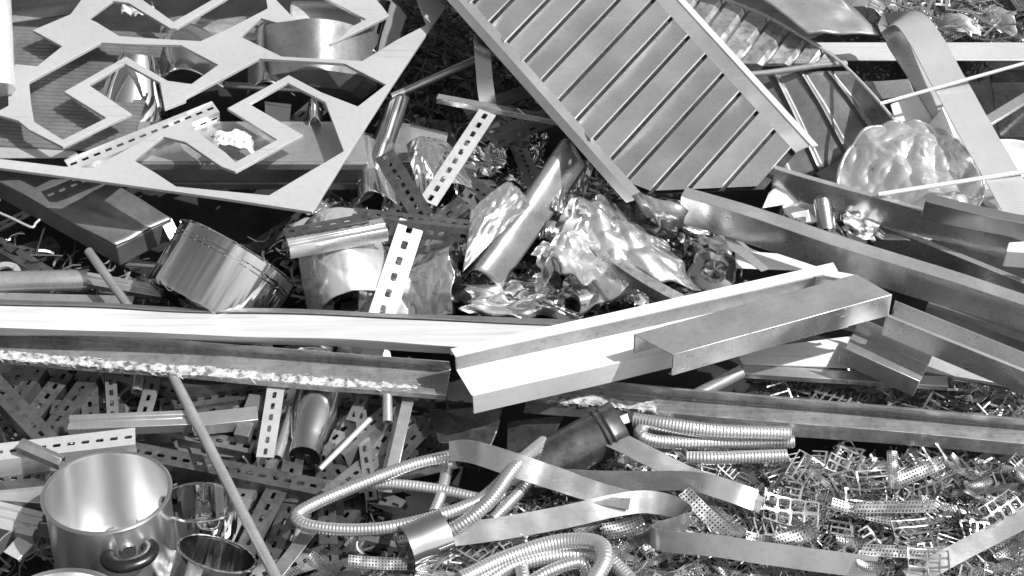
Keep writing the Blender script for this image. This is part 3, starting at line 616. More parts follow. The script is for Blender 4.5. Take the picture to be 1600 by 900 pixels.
# right lower channels
beam('open_channel', P(1342, 496, .22), P(1460, 548, .20), [(0, .0), (0, -.05), (.098, -.05), (.098, .0)], 'steel', 'short open channel pointing at the viewer below the inverted channel', 'channel', roll=0)
beam('open_channel', P(1398, 470, .27), P(1700, 592, .25), [(0, 0), (-.001, -.06), (.05, -.06), (.05, 0.0), (.044, .0)], 'steel', 'open channel with a bright rim running to the right edge', 'channel', nseg=20, wob=.0015, seed=6)
beam('steel_channel', P(1452, 470, .22), P(1700, 560, .22), [(0, 0), (.02, 0), (.02, -.04)], 'dull', 'dull channel behind the bright rimmed open channel', 'channel')
plate('flat_strip', [(1150, 548), (1330, 525), (1345, 575), (1160, 568)], [], .13, .004, 'white', 'flat white strip in the shade of the inverted channel', 'strip', bevel=.001)
beam('flat_rail', P(1160, 568, .125), P(1480, 588, .12), [(0, 0), (.03, 0), (.03, -.015)], 'galv', 'flat pale rail below the flat white strip', 'rail')
beam('flat_rail', P(1420, 545, .12), P(1640, 580, .12), [(0, 0), (.06, 0), (.06, -.01)], 'pale', 'flat pale rail under the open channel at right', 'rail')
ribbon([(1290, 605, .07, 0), (1390, 590, .10, 0), (1480, 588, .11, 0), (1640, 618, .09, 0)], .018, 'dull', 'thin dull strap arching over the fine offcuts at right')
rod(P(1080, 622, .12), P(1160, 580, .15), .015, 'galv', 'short grey rod poking out above the right long rail')

# ------------------------------------------------------------------ long beams across the picture
lb = beam('long_beam', P(-60, 462, .21), P(905, 498, .23), [(-.003, -.03), (0, -.012), (.026, 0), (.090, -.002), (.072, -.045)], 'beam', 'long pale weathered beam running from the left edge to the stepped beam', 'beam', nseg=40, wob=.004, seed=7, t=.004); lb['kind'] = 'thing'
beam('dull_edge', P(-60, 462, .21) + N * .001, P(905, 498, .23) + N * .001, [(-.006, -.028), (-.003, -.008), (.024, .0055)], 'dull', parent=lb, nseg=40, wob=.004, seed=7, t=.003)  # duller strip along the far sloped edge of the beam
def ragged(parent, A, B, u0, u1, v, seed, m='shred'):
    d, s, u = frame(B - A); L = (B - A).length; n = int(L / .0025); V = []; F = []; rr = random.Random(seed)
    def nn(x, k): return noise.noise(Vector((x, seed + k * 7.3, k)))
    for i in range(n + 1):
        f = i / n; x = f * L; a = A + d * x
        j1 = .5 * nn(x * 12, 1) + .5 * nn(x * 45, 2) + .35 * nn(x * 140, 3); j2 = .6 * nn(x * 9, 4) + .5 * nn(x * 60, 5) + .5 * nn(x * 170, 6); z = nn(x * 28, 7) + .6 * nn(x * 90, 8)
        w = u1 - u0
        V += [a + s * (u0 + w * .6 * j1) + u * (v + .0015), a + s * (u0 + w * (.38 + .12 * j2)) + u * (v + .003 + .003 * z), a + s * (u0 + w * (.75 + .12 * j1)) + u * (v + .002 - .003 * z), a + s * (u1 + .003 + .004 * j2) + u * (v - .001 + .002 * z), a + s * (u1 + .004 + .004 * j1) + u * (v - .007 - .016 * max(0, j2))]
    for i in range(n):
        for j in range(4):
            x = i * .0025
            if j == 3 and nn(x * 60, 11) > .1: continue
            a = i * 5 + j; F.append((a, a + 1, a + 6, a + 5))
    for i in range(int(L * 160)):      # loose shreds
        f = rr.random(); w = .006 + .014 * rr.random(); a = A + d * (L * f) + s * rr.uniform(u0, u1 + .006) + u * (v + rr.uniform(.0, .006)); g = (d * rr.gauss(1, .3) + s * rr.gauss(0, .25) + u * rr.gauss(-.1, .2)).normalized(); h = g.cross(u).normalized() * rr.uniform(.0004, .001); b = len(V)
        V += [a - h, a + h, a + g * w + h - u * .003, a + g * w - h - u * .003]; F.append((b, b + 1, b + 2, b + 3))
    return mk('torn_film', V, F, m, parent=parent, solid=.0006)
A = P(-60, 505, .17); B = P(702, 566, .19)
o = beam('angle_rail', A, B, [(0, 0), (-.014, -.042), (.058, -.044), (.060, -.058)], 'rail', 'long angle rail with ragged white film along its ledge, at left', 'rail', nseg=30, wob=.002, seed=8)
ragged(o, A, A.lerp(B, .94), .036, .055, -.043, 5)
A = P(846, 590, .17); B = P(1690, 664, .17)
o = beam('angle_rail', A, B, [(-.010, -.004), (0, 0), (-.012, -.040), (.030, -.042), (.036, -.078)], 'rail', 'long dirty angle rail continuing from the stepped beam to the right edge', 'rail', nseg=30, wob=.003, seed=9, ska=-1.0)
ragged(o, A, A.lerp(B, .22), .006, .028, -.040, 8)

# ------------------------------------------------------------------ lower left: slotted angles
SA = [  # x0,y0,h0, x1,y1,h1, width, flange, roll, material, label
 (-12, 572, .115, 98, 688, .10, .055, .03, 0, 'slot', 'wide slotted angle sloping down to the right at the left picture edge'),
 (-10, 650, .05, 52, 572, .05, .045, .03, 10, 'slot', 'slotted angle sloping up to the right at the left edge, behind the wide one'),
 (18, 668, .06, 92, 575, .06, .045, .03, -10, 'slot', 'second slotted angle sloping up behind the wide one'),
 (48, 690, .07, 132, 580, .07, .05, .035, 5, 'slot', 'third slotted angle sloping up, nearest the upright ones'),
 (150, 556, .06, 156, 655, .06, .045, .03, 0, 'slot', 'upright slotted angle, left of a pair under the long rail'),
 (180, 556, .08, 186, 655, .07, .03, .03, 10, 'dull', 'narrow upright angle, right of a pair under the long rail'),
 (262, 560, .07, 236, 650, .06, .04, .03, 0, 'dull', 'dull slotted angle leaning left behind the long rod'),
 (275, 590, .10, 402, 578, .10, .04, .03, 5, 'slot', 'level slotted angle with clear slots right under the long rail'),
 (250, 622, .06, 420, 598, .08, .045, .03, 0, 'slot', 'slotted angle rising gently to the right under the level one'),
 (-12, 694, .125, 211, 668, .125, .055, .045, 0, 'pale', 'bright slotted angle lying almost level above the open pot'),
 (-10, 738, .07, 96, 728, .07, .05, .03, 0, 'slot', 'slotted angle ending behind the left wall of the open pot'),
 (208, 690, .10, 545, 756, .09, .05, .04, 0, 'slot', 'long slotted angle passing behind the thin long rod right of the open pot'),
 (232, 655, .06, 400, 690, .06, .04, .03, 0, 'dull', 'dull slotted angle just above the long slotted angle'),
 (447, 592, .12, 428, 715, .10, .045, .03, 0, 'pale', 'bright slotted angle hanging down left of the flared tube'),
 (520, 700, .07, 612, 622, .09, .045, .04, 10, 'dull', 'dark slotted angle rising to the right beside the flared tube'),
 (540, 655, .08, 560, 615, .08, .03, .03, 0, 'dull', 'stub of slotted angle above the dark rising one'),
 (518, 690, .06, 530, 880, .06, .045, .03, 0, 'slot', 'tall slotted angle hanging down behind the left loop of hose'),
 (572, 640, .08, 590, 780, .07, .03, .03, 0, 'dull', 'narrow dark angle right of the tall slotted angle'),
 (395, 780, .08, 350, 880, .06, .05, .03, 0, 'dull', 'dark slotted angle beside the thin long rod near the bottom'),
 (448, 770, .08, 392, 880, .07, .055, .03, 0, 'slot', 'wide slotted angle running down left of the hose bend'),
 (470, 790, .07, 425, 900, .06, .05, .03, -5, 'slot', 'slotted angle between the hose bend and the bottom edge'),
 (640, 640, .09, 612, 770, .07, .035, .03, 0, 'galv', 'pale angle upright under the end of the long rail'),
]
for a in SA:
    slotted(P(*a[0:3]), P(*a[3:6]), a[6] * .86, a[7] + .012, a[9], a[10], roll=math.radians(a[8]), pitch=.0285, sl=.0165, sw=.0088, holes2=False, group='slotted angles in the lower left pile')
beam('ridge_channel', P(108, 648, .125), P(302, 640, .125), [(0, -.01), (0, 0), (.012, 0), (.016, -.008), (.02, -.008), (.024, 0), (.042, 0), (.042, -.026)], 'galv', 'pale grooved channel lying level left of the thin long rod', 'channel')
beam('ridge_channel', P(300, 645, .10), P(402, 634, .10), [(0, -.01), (0, 0), (.04, 0), (.042, -.03)], 'steel', 'channel end lying right of the thin long rod', 'channel')
beam('channel_stub', P(36, 684, .155), P(102, 712, .14), [(0, -.02), (0, 0), (.014, .006), (.028, 0), (.028, -.02)], 'dull', 'ridged channel stub lying on the bright slotted angle', 'channel')
beam('channel_bundle', P(-20, 778, .10), P(70, 800, .10), [(0, 0), (.012, 0), (.014, -.008), (.02, -.008), (.022, 0), (.034, 0), (.036, -.008), (.042, -.008), (.044, 0), (.062, -.004), (.062, -.04)], 'pale', 'ridged pale channel reaching in from the left edge beside the open pot', 'channel')
beam('flat_channel', P(-20, 745, .06), P(80, 752, .06), [(0, 0), (.06, 0), (.06, -.02)], 'galv', 'flat pale channel behind the left wall of the open pot', 'channel')
beam('square_tube', P(412, 618, .09), P(388, 682, .09), [(0, 0), (.034, 0), (.034, -.03), (0, -.03)], 'dull', 'dull square tube end pointing down left of the bright slotted angle', 'tube', closed=True)
rod(P(222, 556, .08), P(214, 612, .06), .013, 'steel', 'short open tube end under the long rail at left', 'tube', 'tube', hollow=True)
rod(P(458, 640, .07), P(433, 716, .07), .012, 'steel', 'thin open tube beside the flared tube', 'tube', 'tube', hollow=True)
rod(P(478, 800, .08), P(462, 862, .07), .013, 'pale', 'short bright tube end below the hose bend', 'tube', 'tube', hollow=True)
rod(P(252, 552, .105), P(436, 912, .20), .0118, 'galv', 'long thin grey rod slanting across the lower left pile', 'rod')
rod(P(500, 733, .12), P(578, 655, .13), .006, 'pale', 'thin bright rod beside the flared tube', 'rod')
rod(P(605, 612, .13), P(606, 660, .11), .011, 'steel', 'short shiny tube hanging under the long rail', 'tube', 'tube', hollow=True)
ax = P(476, 716, .08) - P(503, 610, .06)
lathe('flared_tube', P(476, 716, .08), -ax, [(.036, 0), (.036, .04), (.040, .05), (.054, .12), (.058, .24), (.056, .24), (.052, .12), (.038, .05), (.034, .04), (.034, 0), (.036, 0)], 'brush', 'flared stainless tube with a narrow neck under the long rail', 'tube')
beam('grey_strip', P(650, 610, .12), P(622, 735, .09), [(0, 0), (.026, 0), (.026, -.006)], 'galv', 'grey strip upright in front of the dark hollow', 'strip')
beam('flat_strip', P(498, 828, .10), P(438, 905, .09), [(0, 0), (.03, 0), (.03, -.008)], 'dull', 'flat grey strip at the bottom below the hose bend', 'strip')
beam('bright_tab', P(5, 862, .10), P(28, 838, .10), [(0, 0), (.04, 0), (.04, -.01)], 'pale', 'small bright tab left of the open pot', 'tab')
lathe('curved_cover', P(62, 900, .04), D(.2, 0, 1), [(.10, 0), (.10, .05), (.097, .05), (.097, 0)], 'galv', 'curved pale rim standing in front of the open pot', 'rim', a0=.6, a1=3.0)

# ------------------------------------------------------------------ pots at the bottom left
c = P(167, 770, .22); r = 97 * PX(c)
e = pot('cooking_pot', c - Z * .20, Z, r, .20, 'potin', 'open stainless pot with one black handle standing at the lower left', lip=.008)
bx = c - Z * .055
ha = math.radians(-64); dr = Vector((math.cos(ha), math.sin(ha), 0)); tg = Vector((-dr.y, dr.x, 0))
pts = [bx + dr * (r * .985) - tg * .040, bx + dr * (r + .018) - tg * .043 + Z * .002, bx + dr * (r + .036) - tg * .028, bx + dr * (r + .042), bx + dr * (r + .036) + tg * .028, bx + dr * (r + .018) + tg * .043 + Z * .002, bx + dr * (r * .985) + tg * .040]
hd = sweep('handle', catmull(pts, .004), .0165, 'black', parent=e, seg=16, flat=.7, smooth=70)
lathe('handle_mount', bx + dr * (r - .001), dr, [(.001, .008), (.016, .008), (.018, 0)], 'brush', parent=hd, seg=20)
c = P(312, 788, .12); r = 60 * PX(c)
pot('cooking_pot', c - D(.05, .38, .9) * .11, D(.05, .38, .9), r, .11, 'potp', 'smaller polished pot half hidden behind the open pot with the black handle', dent=.01)
c = P(338, 868, .16); r = 62 * PX(c)
pot('cooking_pot', c - D(.3, .5, .8) * .13, D(.3, .5, .8), r, .13, 'potp', 'polished pot at the bottom edge beside the thin long rod', dent=.02, seed=3)
c = P(92, 962, .24); r = 98 * PX(c)
pot('cooking_pot', c - Z * .15, Z, r, .15, 'potin', 'pot at the bottom left corner of which only the rim shows', lip=.014)
patch('bright_sheet_piece', [(250, 862, .08), (290, 850, .08), (285, 915, .07), (245, 905, .07)], 'foil', 'bright sheet piece wedged between the pots', 'offcut', nc=3, camp=.2, seed=130)

# ------------------------------------------------------------------ hoses, straps, pipe pieces
hose([(705, 712, .15), (640, 728, .15), (560, 758, .15), (490, 788, .15), (464, 806, .15), (484, 822, .15), (560, 828, .15), (640, 818, .15), (740, 786, .15), (790, 745, .15), (815, 715, .14)], .0135, 'corrugated hose bent into a long loop left of centre')
hose([(560, 762, .12), (600, 756, .125), (680, 764, .125), (760, 780, .12), (800, 770, .1)], .012, 'corrugated hose lying inside the long loop')
hose([(700, 725, .11), (690, 770, .12), (676, 805, .11)], .012, 'short corrugated hose end crossing the inside of the long loop')
hose([(625, 845, .09), (700, 830, .14), (760, 788, .17), (805, 730, .19), (850, 690, .15)], .0145, 'thick corrugated hose rising behind the shiny ring')
hose([(770, 812, .12), (810, 770, .13), (850, 725, .11)], .0125, 'corrugated hose piece behind the curled strap')
hose([(990, 656, .13), (1040, 664, .14), (1120, 674, .14), (1235, 678, .13)], .0165, 'upper corrugated hose lying under the right long rail')
hose([(1240, 690, .10), (1120, 692, .11), (1030, 690, .12), (1000, 680, .13), (1010, 668, .12), (1050, 672, .10)], .0145, 'corrugated hose bent back under the upper one at right')
hose([(1072, 716, .11), (1110, 716, .115), (1170, 714, .115), (1230, 712, .115)], .015, 'short straight corrugated hose below the right hose bend')
hose([(1090, 700, .09), (1140, 690, .1), (1240, 668, .1)], .013, 'thin corrugated hose rising behind the short straight one')
hose([(720, 905, .13), (790, 872, .13), (870, 848, .14), (930, 848, .16), (946, 870, .17), (930, 905, .16), (915, 930, .15)], .017, 'thick corrugated hose arching at the bottom edge')
hose([(740, 925, .11), (800, 885, .12), (880, 868, .12), (945, 872, .12), (985, 905, .12)], .015, 'second corrugated hose under the arching one at the bottom')
hose([(820, 915, .12), (860, 892, .13), (905, 880, .13), (920, 900, .12)], .013, 'small corrugated hose bend inside the arch at the bottom')
hose([(815, 888, .13), (818, 905, .13), (822, 925, .12)], .014, 'hose stub standing at the bottom edge')
ribbon([(702, 706, .20, 75), (735, 706, .20, 60), (790, 722, .20, 40), (850, 742, .18, 25), (930, 768, .17, 10), (985, 782, .16, 0)], .05, 'strap', 'flat strap with a bright curl running down to the middle right')
ribbon([(800, 742, .14, 50), (900, 750, .14, 60), (1000, 752, .15, 62), (1080, 752, .16, 66), (1130, 764, .15, 40), (1180, 782, .13, 20)], .045, 'strap', 'level flat strap with a bright bend near its right end')
ribbon([(955, 684, .17, 10), (1000, 706, .17, 10), (1060, 735, .16, 5), (1120, 760, .14, 0), (1190, 790, .12, 0)], .045, 'strap', 'flat strap sloping from the dark pipe down to the right')
ribbon([(690, 838, .13, 35), (780, 826, .14, 35), (880, 808, .15, 35), (960, 790, .155, 30), (1010, 784, .155, 30), (1050, 792, .15, 60), (1075, 804, .14, 90), (1060, 818, .135, 100), (1028, 826, .135, 95), (1016, 836, .14, 80), (1040, 846, .15, 62), (1110, 852, .15, 55), (1220, 868, .14, 50), (1370, 888, .13, 45)], .047, 'strap', 'long flat strap doubled back in a curl at the lower middle')
ribbon([(1420, 905, .13, 10), (1500, 862, .14, 10), (1620, 800, .14, 10)], .042, 'strap', 'straight flat strap rising to the lower right corner')
lathe('pipe_ring', P(632, 858, .12), D(.8, .42, -.05), [(.053, 0), (.053, .03), (.056, .045), (.056, .09), (.054, .09), (.054, .045), (.051, .03), (.051, 0), (.053, 0)], 'polish', 'short polished pipe ring lying in front of the hose loop', 'pipe ring')
e = empty('dark_pipe', P(830, 720, .08), 'wide dark pipe with a beaded collar behind the straps', 'pipe')
axp = P(985, 655, .16) - P(815, 745, .10)
lathe('tube_wall', P(815, 745, .10), axp, [(.052, 0), (.052, axp.length * .72), (.050, axp.length * .72), (.050, 0), (.052, 0)], 'dark', parent=e, dent=.10, seed=7)
lathe('collar', P(815, 745, .10) + axp * .72, axp, [(.052, 0), (.056, .005), (.052, .012), (.056, .019), (.053, .026), (.054, .05), (.051, .05), (.050, .0)], 'dark', parent=e, dent=.10, seed=7)
patch('white_tag', [(964, 652, .2), (980, 646, .2), (984, 660, .19), (972, 664, .19)], 'white', 'small white tab at the end of the dark pipe', 'tab', nu=4, nv=4)
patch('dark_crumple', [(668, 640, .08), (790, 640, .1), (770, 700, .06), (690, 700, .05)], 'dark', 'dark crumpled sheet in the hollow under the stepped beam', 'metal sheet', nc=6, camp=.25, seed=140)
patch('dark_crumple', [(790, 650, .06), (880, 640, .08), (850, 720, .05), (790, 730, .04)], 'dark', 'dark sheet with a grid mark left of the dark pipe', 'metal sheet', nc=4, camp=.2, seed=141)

# ------------------------------------------------------------------ small punched offcuts (bottom right) and other small scrap
def grid_plate(L, W, nx, ny, fill=.5, t=.0014, skew=0., bend=0.):
    xs = [0]; ys = [0]
    for i in range(nx): c0 = L * (i + .5) / nx; a = L / nx * fill / 2; xs += [c0 - a, c0 + a]
    for i in range(ny): c0 = W * (i + .5) / ny; a = W / ny * fill / 2; ys += [c0 - a, c0 + a]
    xs.append(L); ys.append(W); V = []; F = []; k = len(xs); n = k * len(ys)
    for zz in (0, -t):
        for y in ys:
            for x in xs: V.append(Vector((x - L / 2 + skew * (y - W / 2), y - W / 2, zz + bend * ((x / L - .5) ** 2))))
    for j in range(len(ys) - 1):
        for i in range(k - 1):
            if i % 2 == 1 and j % 2 == 1:
                a = j * k + i; q = [a, a + 1, a + k + 1, a + k]
                for m in range(4): F.append((q[m], q[(m + 1) % 4], q[(m + 1) % 4] + n, q[m] + n))
            else:
                a = j * k + i; F.append((a, a + 1, a + k + 1, a + k)); F.append((a + n, a + k + n, a + k + 1 + n, a + 1 + n))
    for i in range(k - 1):
        b = (len(ys) - 1) * k; F.append((i, i + n, i + 1 + n, i + 1)); F.append((b + i, b + i + 1, b + i + 1 + n, b + i + n))
    for j in range(len(ys) - 1):
        F.append((j * k, j * k + k, j * k + k + n, j * k + n)); F.append((j * k + k - 1, j * k + k - 1 + n, j * k + 2 * k - 1 + n, j * k + 2 * k - 1))
    return V, F
def hole_plate(L, W, nx, ny, fx=.7, fy=.7, c=.3, t=.0014, bend=0., seed=0, drop=0.):
    rr = random.Random(seed); V = []; F = []
    for i in range(nx):
        for j in range(ny):
            if rr.random() < drop and (i in (0, nx - 1)): continue
            dx, dy = L / nx, W / ny; x0, y0 = i * dx - L / 2, j * dy - W / 2; a = dx * fx / 2 * rr.uniform(.85, 1.08); b = dy * fy / 2 * rr.uniform(.85, 1.08); xc, yc = x0 + dx / 2, y0 + dy / 2; m = min(a, b) * 2 * c
            oc = [(xc - a, yc - b + m), (xc - a + m, yc - b), (xc + a - m, yc - b), (xc + a, yc - b + m), (xc + a, yc + b - m), (xc + a - m, yc + b), (xc - a + m, yc + b), (xc - a, yc + b - m)]
            q = [(x0, y0), (x0 + dx, y0), (x0 + dx, y0 + dy), (x0, y0 + dy)]; o = len(V)
            for z in (0, -t):
                for (x, y) in q + oc: V.append(Vector((x, y, z + bend * ((x / L) ** 2 * 4) + bend * .4 * math.sin(y / W * 4 + x / L * 3))))
            for bb, rev in ((o, 0), (o + 12, 1)):
                for f in [(0, 5, 4), (0, 1, 6, 5), (1, 7, 6), (1, 2, 8, 7), (2, 9, 8), (2, 3, 10, 9), (3, 11, 10), (3, 0, 4, 11)]:
                    f = tuple(bb + k for k in f); F.append(f[::-1] if rev else f)
            for k in range(8): F.append((o + 4 + k, o + 4 + (k + 1) % 8, o + 16 + (k + 1) % 8, o + 16 + k))
            for k in range(4): F.append((o + k, o + 12 + k, o + 12 + (k + 1) % 4, o + (k + 1) % 4))
    return V, F
def comb(L, W, teeth, t=.0014):
    V = []; F = []
    def bx(x0, x1, y0, y1):
        b = len(V)
        for z in (0, -t): V.extend([Vector((x0, y0, z)), Vector((x1, y0, z)), Vector((x1, y1, z)), Vector((x0, y1, z))])
        F.extend([(b, b + 1, b + 2, b + 3), (b + 7, b + 6, b + 5, b + 4)] + [(b + i, b + 4 + i, b + 4 + (i + 1) % 4, b + (i + 1) % 4) for i in range(4)])
    bx(-L / 2, L / 2, -W / 2, -W / 2 + .007)
    for i in range(teeth):
        x = -L / 2 + (L - .005) * i / (teeth - 1); bx(x, x + .005, -W / 2 + .0065, W / 2)
    return V, F
def protomesh(name, VF, m):
    me = bpy.data.meshes.new(name); me.from_pydata(VF[0], [], VF[1]); me.update(); me.materials.append(MATS[m]); return me
def inside(x, y, poly):
    r = False; j = len(poly) - 1
    for i in range(len(poly)):
        a, b = poly[i], poly[j]
        if (a[1] > y) != (b[1] > y) and x < (b[0] - a[0]) * (y - a[1]) / (b[1] - a[1]) + a[0]: r = not r
        j = i
    return r
def scatter(name, me, n, poly, h0, h1, tilt, label, cat, group, seed, scale=(1, 1), ang=None):
    rr = random.Random(seed); xs = [p[0] for p in poly]; ys = [p[1] for p in poly]; k = 0
    while k < n:
        x = rr.uniform(min(xs), max(xs)); y = rr.uniform(min(ys), max(ys))
        if not inside(x, y, poly): continue
        if any(((x - a) / c) ** 2 + ((y - b) / c) ** 2 < 1 for a, b, c in ((166, 790, 118), (312, 800, 72), (340, 880, 72), (100, 940, 110), (500, 660, 60))): continue
        k += 1
        o = bpy.data.objects.new(name, rr.choice(me)); COL.objects.link(o)
        a = rr.uniform(*(ang or (0, 6.28))); nn = (N + D(rr.gauss(0, tilt), rr.gauss(0, tilt), 0)).normalized()
        d = D(math.cos(a), math.sin(a), 0); d = (d - nn * d.dot(nn)).normalized(); s = nn.cross(d); q = rr.uniform(*scale)
        M = Matrix((d * q, s * q, nn * q)).transposed().to_4x4(); M.translation = P(x, y, rr.uniform(h0, h1)); o.matrix_world = M
        tag(o, label, cat, group)
POLY_R = [(560, 905), (700, 850), (740, 780), (860, 745), (980, 705), (1180, 722), (1260, 718), (1420, 708), (1620, 725), (1620, 930), (560, 930)]
POLY_T = [(1170, 580), (1300, 585), (1500, 590), (1620, 610), (1620, 665), (1400, 655), (1180, 630)]
mesh_perf = [protomesh('perforated_strip', hole_plate(.13, .03, 18, 4, .55, .55, bend=.004), 'scrap'), protomesh('perforated_strip', grid_plate(.17, .028, 24, 3, .5, skew=.5, bend=.004), 'scrap'), protomesh('perforated_strip', hole_plate(.10, .042, 13, 5, .55, .55, bend=.008), 'slot')]
mesh_lad = [protomesh('punched_frame', hole_plate(.085, .07, 1, 4, .9, .78, .2, bend=.006, seed=1), 'scrap'), protomesh('punched_frame', hole_plate(.115, .06, 4, 2, .86, .86, .16, bend=.01, seed=2), 'galv'), protomesh('punched_frame', hole_plate(.08, .055, 2, 3, .88, .8, .2, bend=.008, seed=3), 'scrap'), protomesh('punched_frame', hole_plate(.10, .07, 3, 5, .9, .78, .2, bend=.008, seed=4, drop=.5), 'slot')]
mesh_comb = [protomesh('comb_offcut', comb(.10, .06, 5), 'galv'), protomesh('comb_offcut', comb(.08, .09, 3), 'scrap'), protomesh('comb_offcut', comb(.14, .04, 7), 'scrap')]
scatter('perforated_strip', mesh_perf, 300, POLY_R, .03, .10, .14, 'small perforated strip offcut strewn in the punched scrap at lower right', 'offcut', 'perforated strips at lower right', 11, (.4, .85), (-.8, .8))
scatter('punched_frame', mesh_lad, 200, POLY_R, .04, .10, .2, 'small punched frame offcut with square windows in the scrap at lower right', 'offcut', 'punched frames at lower right', 12, (.45, .9))
scatter('comb_offcut', mesh_comb, 260, POLY_R, .05, .105, .24, 'small comb shaped offcut with thin teeth in the scrap at lower right', 'offcut', 'comb offcuts at lower right', 13, (.4, .85))
scatter('perforated_strip', mesh_perf, 36, POLY_T, .0, .06, .3, 'small perforated strip offcut in the gap above the right long rail', 'offcut', 'perforated strips above the right rail', 14, (.6, 1.))
scatter('comb_offcut', mesh_comb, 46, POLY_T, .02, .09, .5, 'small comb shaped offcut in the gap above the right long rail', 'offcut', 'comb offcuts above the right rail', 15, (.5, .9))
scatter('punched_frame', mesh_lad, 24, POLY_T, .02, .07, .4, 'small punched frame offcut in the gap above the right long rail', 'offcut', 'punched frames above the right rail', 16, (.5, .9))
HERO = [  # mesh, x, y, h, angle, tilt x, tilt y, scale, label
 (mesh_lad[1], 1235, 800, .15, -8, .1, -.3, 1.25, 'large bright punched frame with two rows of windows right of the strap bend'),
 (mesh_lad[0], 1256, 735, .15, 60, .2, -.3, 1.1, 'open punched frame with long windows tilted below the straight hose'),
 (mesh_lad[0], 1365, 755, .15, 4, 0, -.4, 1.0, 'upright punched frame with three long windows in the middle of the fine scrap'),
 (mesh_lad[0], 1425, 835, .15, 8, .1, -.2, 1.15, 'wide punched frame with long windows above the straight strap end'),
 (mesh_lad[1], 1562, 795, .17, 35, .1, -.4, .95, 'bright punched plate standing on the straight strap at lower right'),
 (mesh_perf[0], 1105, 805, .15, -48, .1, -.2, 1.35, 'wide perforated strip sloping down right beside the strap bend'),
 (mesh_perf[1], 1120, 800, .12, -50, 0, 0, 1.2, 'darker perforated strip tucked beside the wide sloping one'),
 (mesh_perf[1], 1400, 792, .15, 4, .1, -.2, 1.3, 'long perforated strip lying level in the middle of the fine scrap'),
 (mesh_perf[0], 1345, 800, .14, -14, .1, -.2, 1.2, 'perforated strip bending down below the upright punched frame'),
 (mesh_perf[1], 1410, 862, .15, 0, .1, -.2, 1.25, 'level ridged perforated strip right of the long curled strap end'),
 (mesh_perf[0], 1430, 740, .14, 28, .1, -.2, 1.3, 'perforated strip rising right under the right long rail'),
 (mesh_perf[0], 1395, 735, .15, 86, 0, -.2, .9, 'short upright perforated strip between two punched frames'),
 (mesh_perf[2], 1242, 838, .15, 25, .1, -.2, 1.2, 'dotted perforated plate above the long curled strap'),
 (mesh_perf[2], 975, 825, .14, 20, .1, -.1, 1.1, 'perforated plate below the strap crossing'),
 (mesh_perf[0], 930, 815, .13, 40, .1, -.1, 1.0, 'perforated strip left of the plate below the strap crossing'),
 (mesh_perf[0], 590, 880, .13, 0, .1, -.2, 1.15, 'perforated strip lying level left of the polished pipe ring'),
 (mesh_perf[2], 505, 884, .13, -30, .1, -.1, .9, 'small perforated plate at the bottom below the hose bend'),
 (mesh_comb[1], 815, 815, .15, 60, .2, -.4, .8, 'spiky comb offcut standing below the level strap'),
 (mesh_lad[2], 1450, 880, .16, -4, 0, -.3, 1.3, 'plate with square holes at the bottom edge left of the straight strap'),
 (mesh_perf[2], 1360, 885, .15, 0, .1, -.2, .7, 'small dotted plate at the end of the long curled strap'),
]
for me, x, y, h, a, tx, ty, sc, lab in HERO:
    sc *= .80; h -= .012; ty *= .6
    o = bpy.data.objects.new(me.name.split('.')[0], me); COL.objects.link(o); a = math.radians(a)
    nn = (N + D(tx, ty, 0)).normalized(); d = D(math.cos(a), math.sin(a), 0); d = (d - nn * d.dot(nn)).normalized()
    M = Matrix((d * sc, nn.cross(d) * sc, nn * sc)).transposed().to_4x4(); M.translation = P(x, y, h); o.matrix_world = M
    tag(o, lab, 'offcut', 'larger offcuts on top of the fine scrap')
# lower-left buried angles
me_sl = []
for L_ in (.16, .24, .32):
    V, F = slot_mesh(L_, .045, .03, .0285, .016, .009); me_sl.append(protomesh('slotted_angle', ([v - Vector((L_ / 2, -.02, 0)) for v in V], F), 'slot' if L_ < .3 else 'dull'))
POLY_L = [(-20, 545), (300, 570), (700, 610), (690, 700), (600, 760), (560, 905), (-20, 905)]
scatter('slotted_angle', me_sl, 70, POLY_L, -.09, .015, .22, 'short slotted angle half buried in the lower left pile', 'slotted angle', 'buried slotted angles', 21)
scatter('slotted_angle', me_sl, 36, POLY_L, .02, .065, .12, 'short slotted angle lying loose on top of the lower left pile', 'slotted angle', 'loose slotted angles at lower left', 23)
POLY_M = [(-20, 350), (120, 400), (560, 350), (700, 200), (760, 200), (1000, 340), (1150, 440), (900, 500), (300, 470), (-20, 470)]
scatter('slotted_angle', me_sl, 40, POLY_M, -.08, .0, .3, 'short slotted angle deep in the gaps of the middle heap', 'slotted angle', 'slotted angles deep in the middle', 22)
scatter('slotted_angle', me_sl, 16, [(560, 220), (760, 190), (860, 260), (720, 420), (640, 400)], .05, .13, .25, 'short slotted angle lying loose among the crumpled sheets of the middle', 'slotted angle', 'loose slotted angles in the middle', 24)
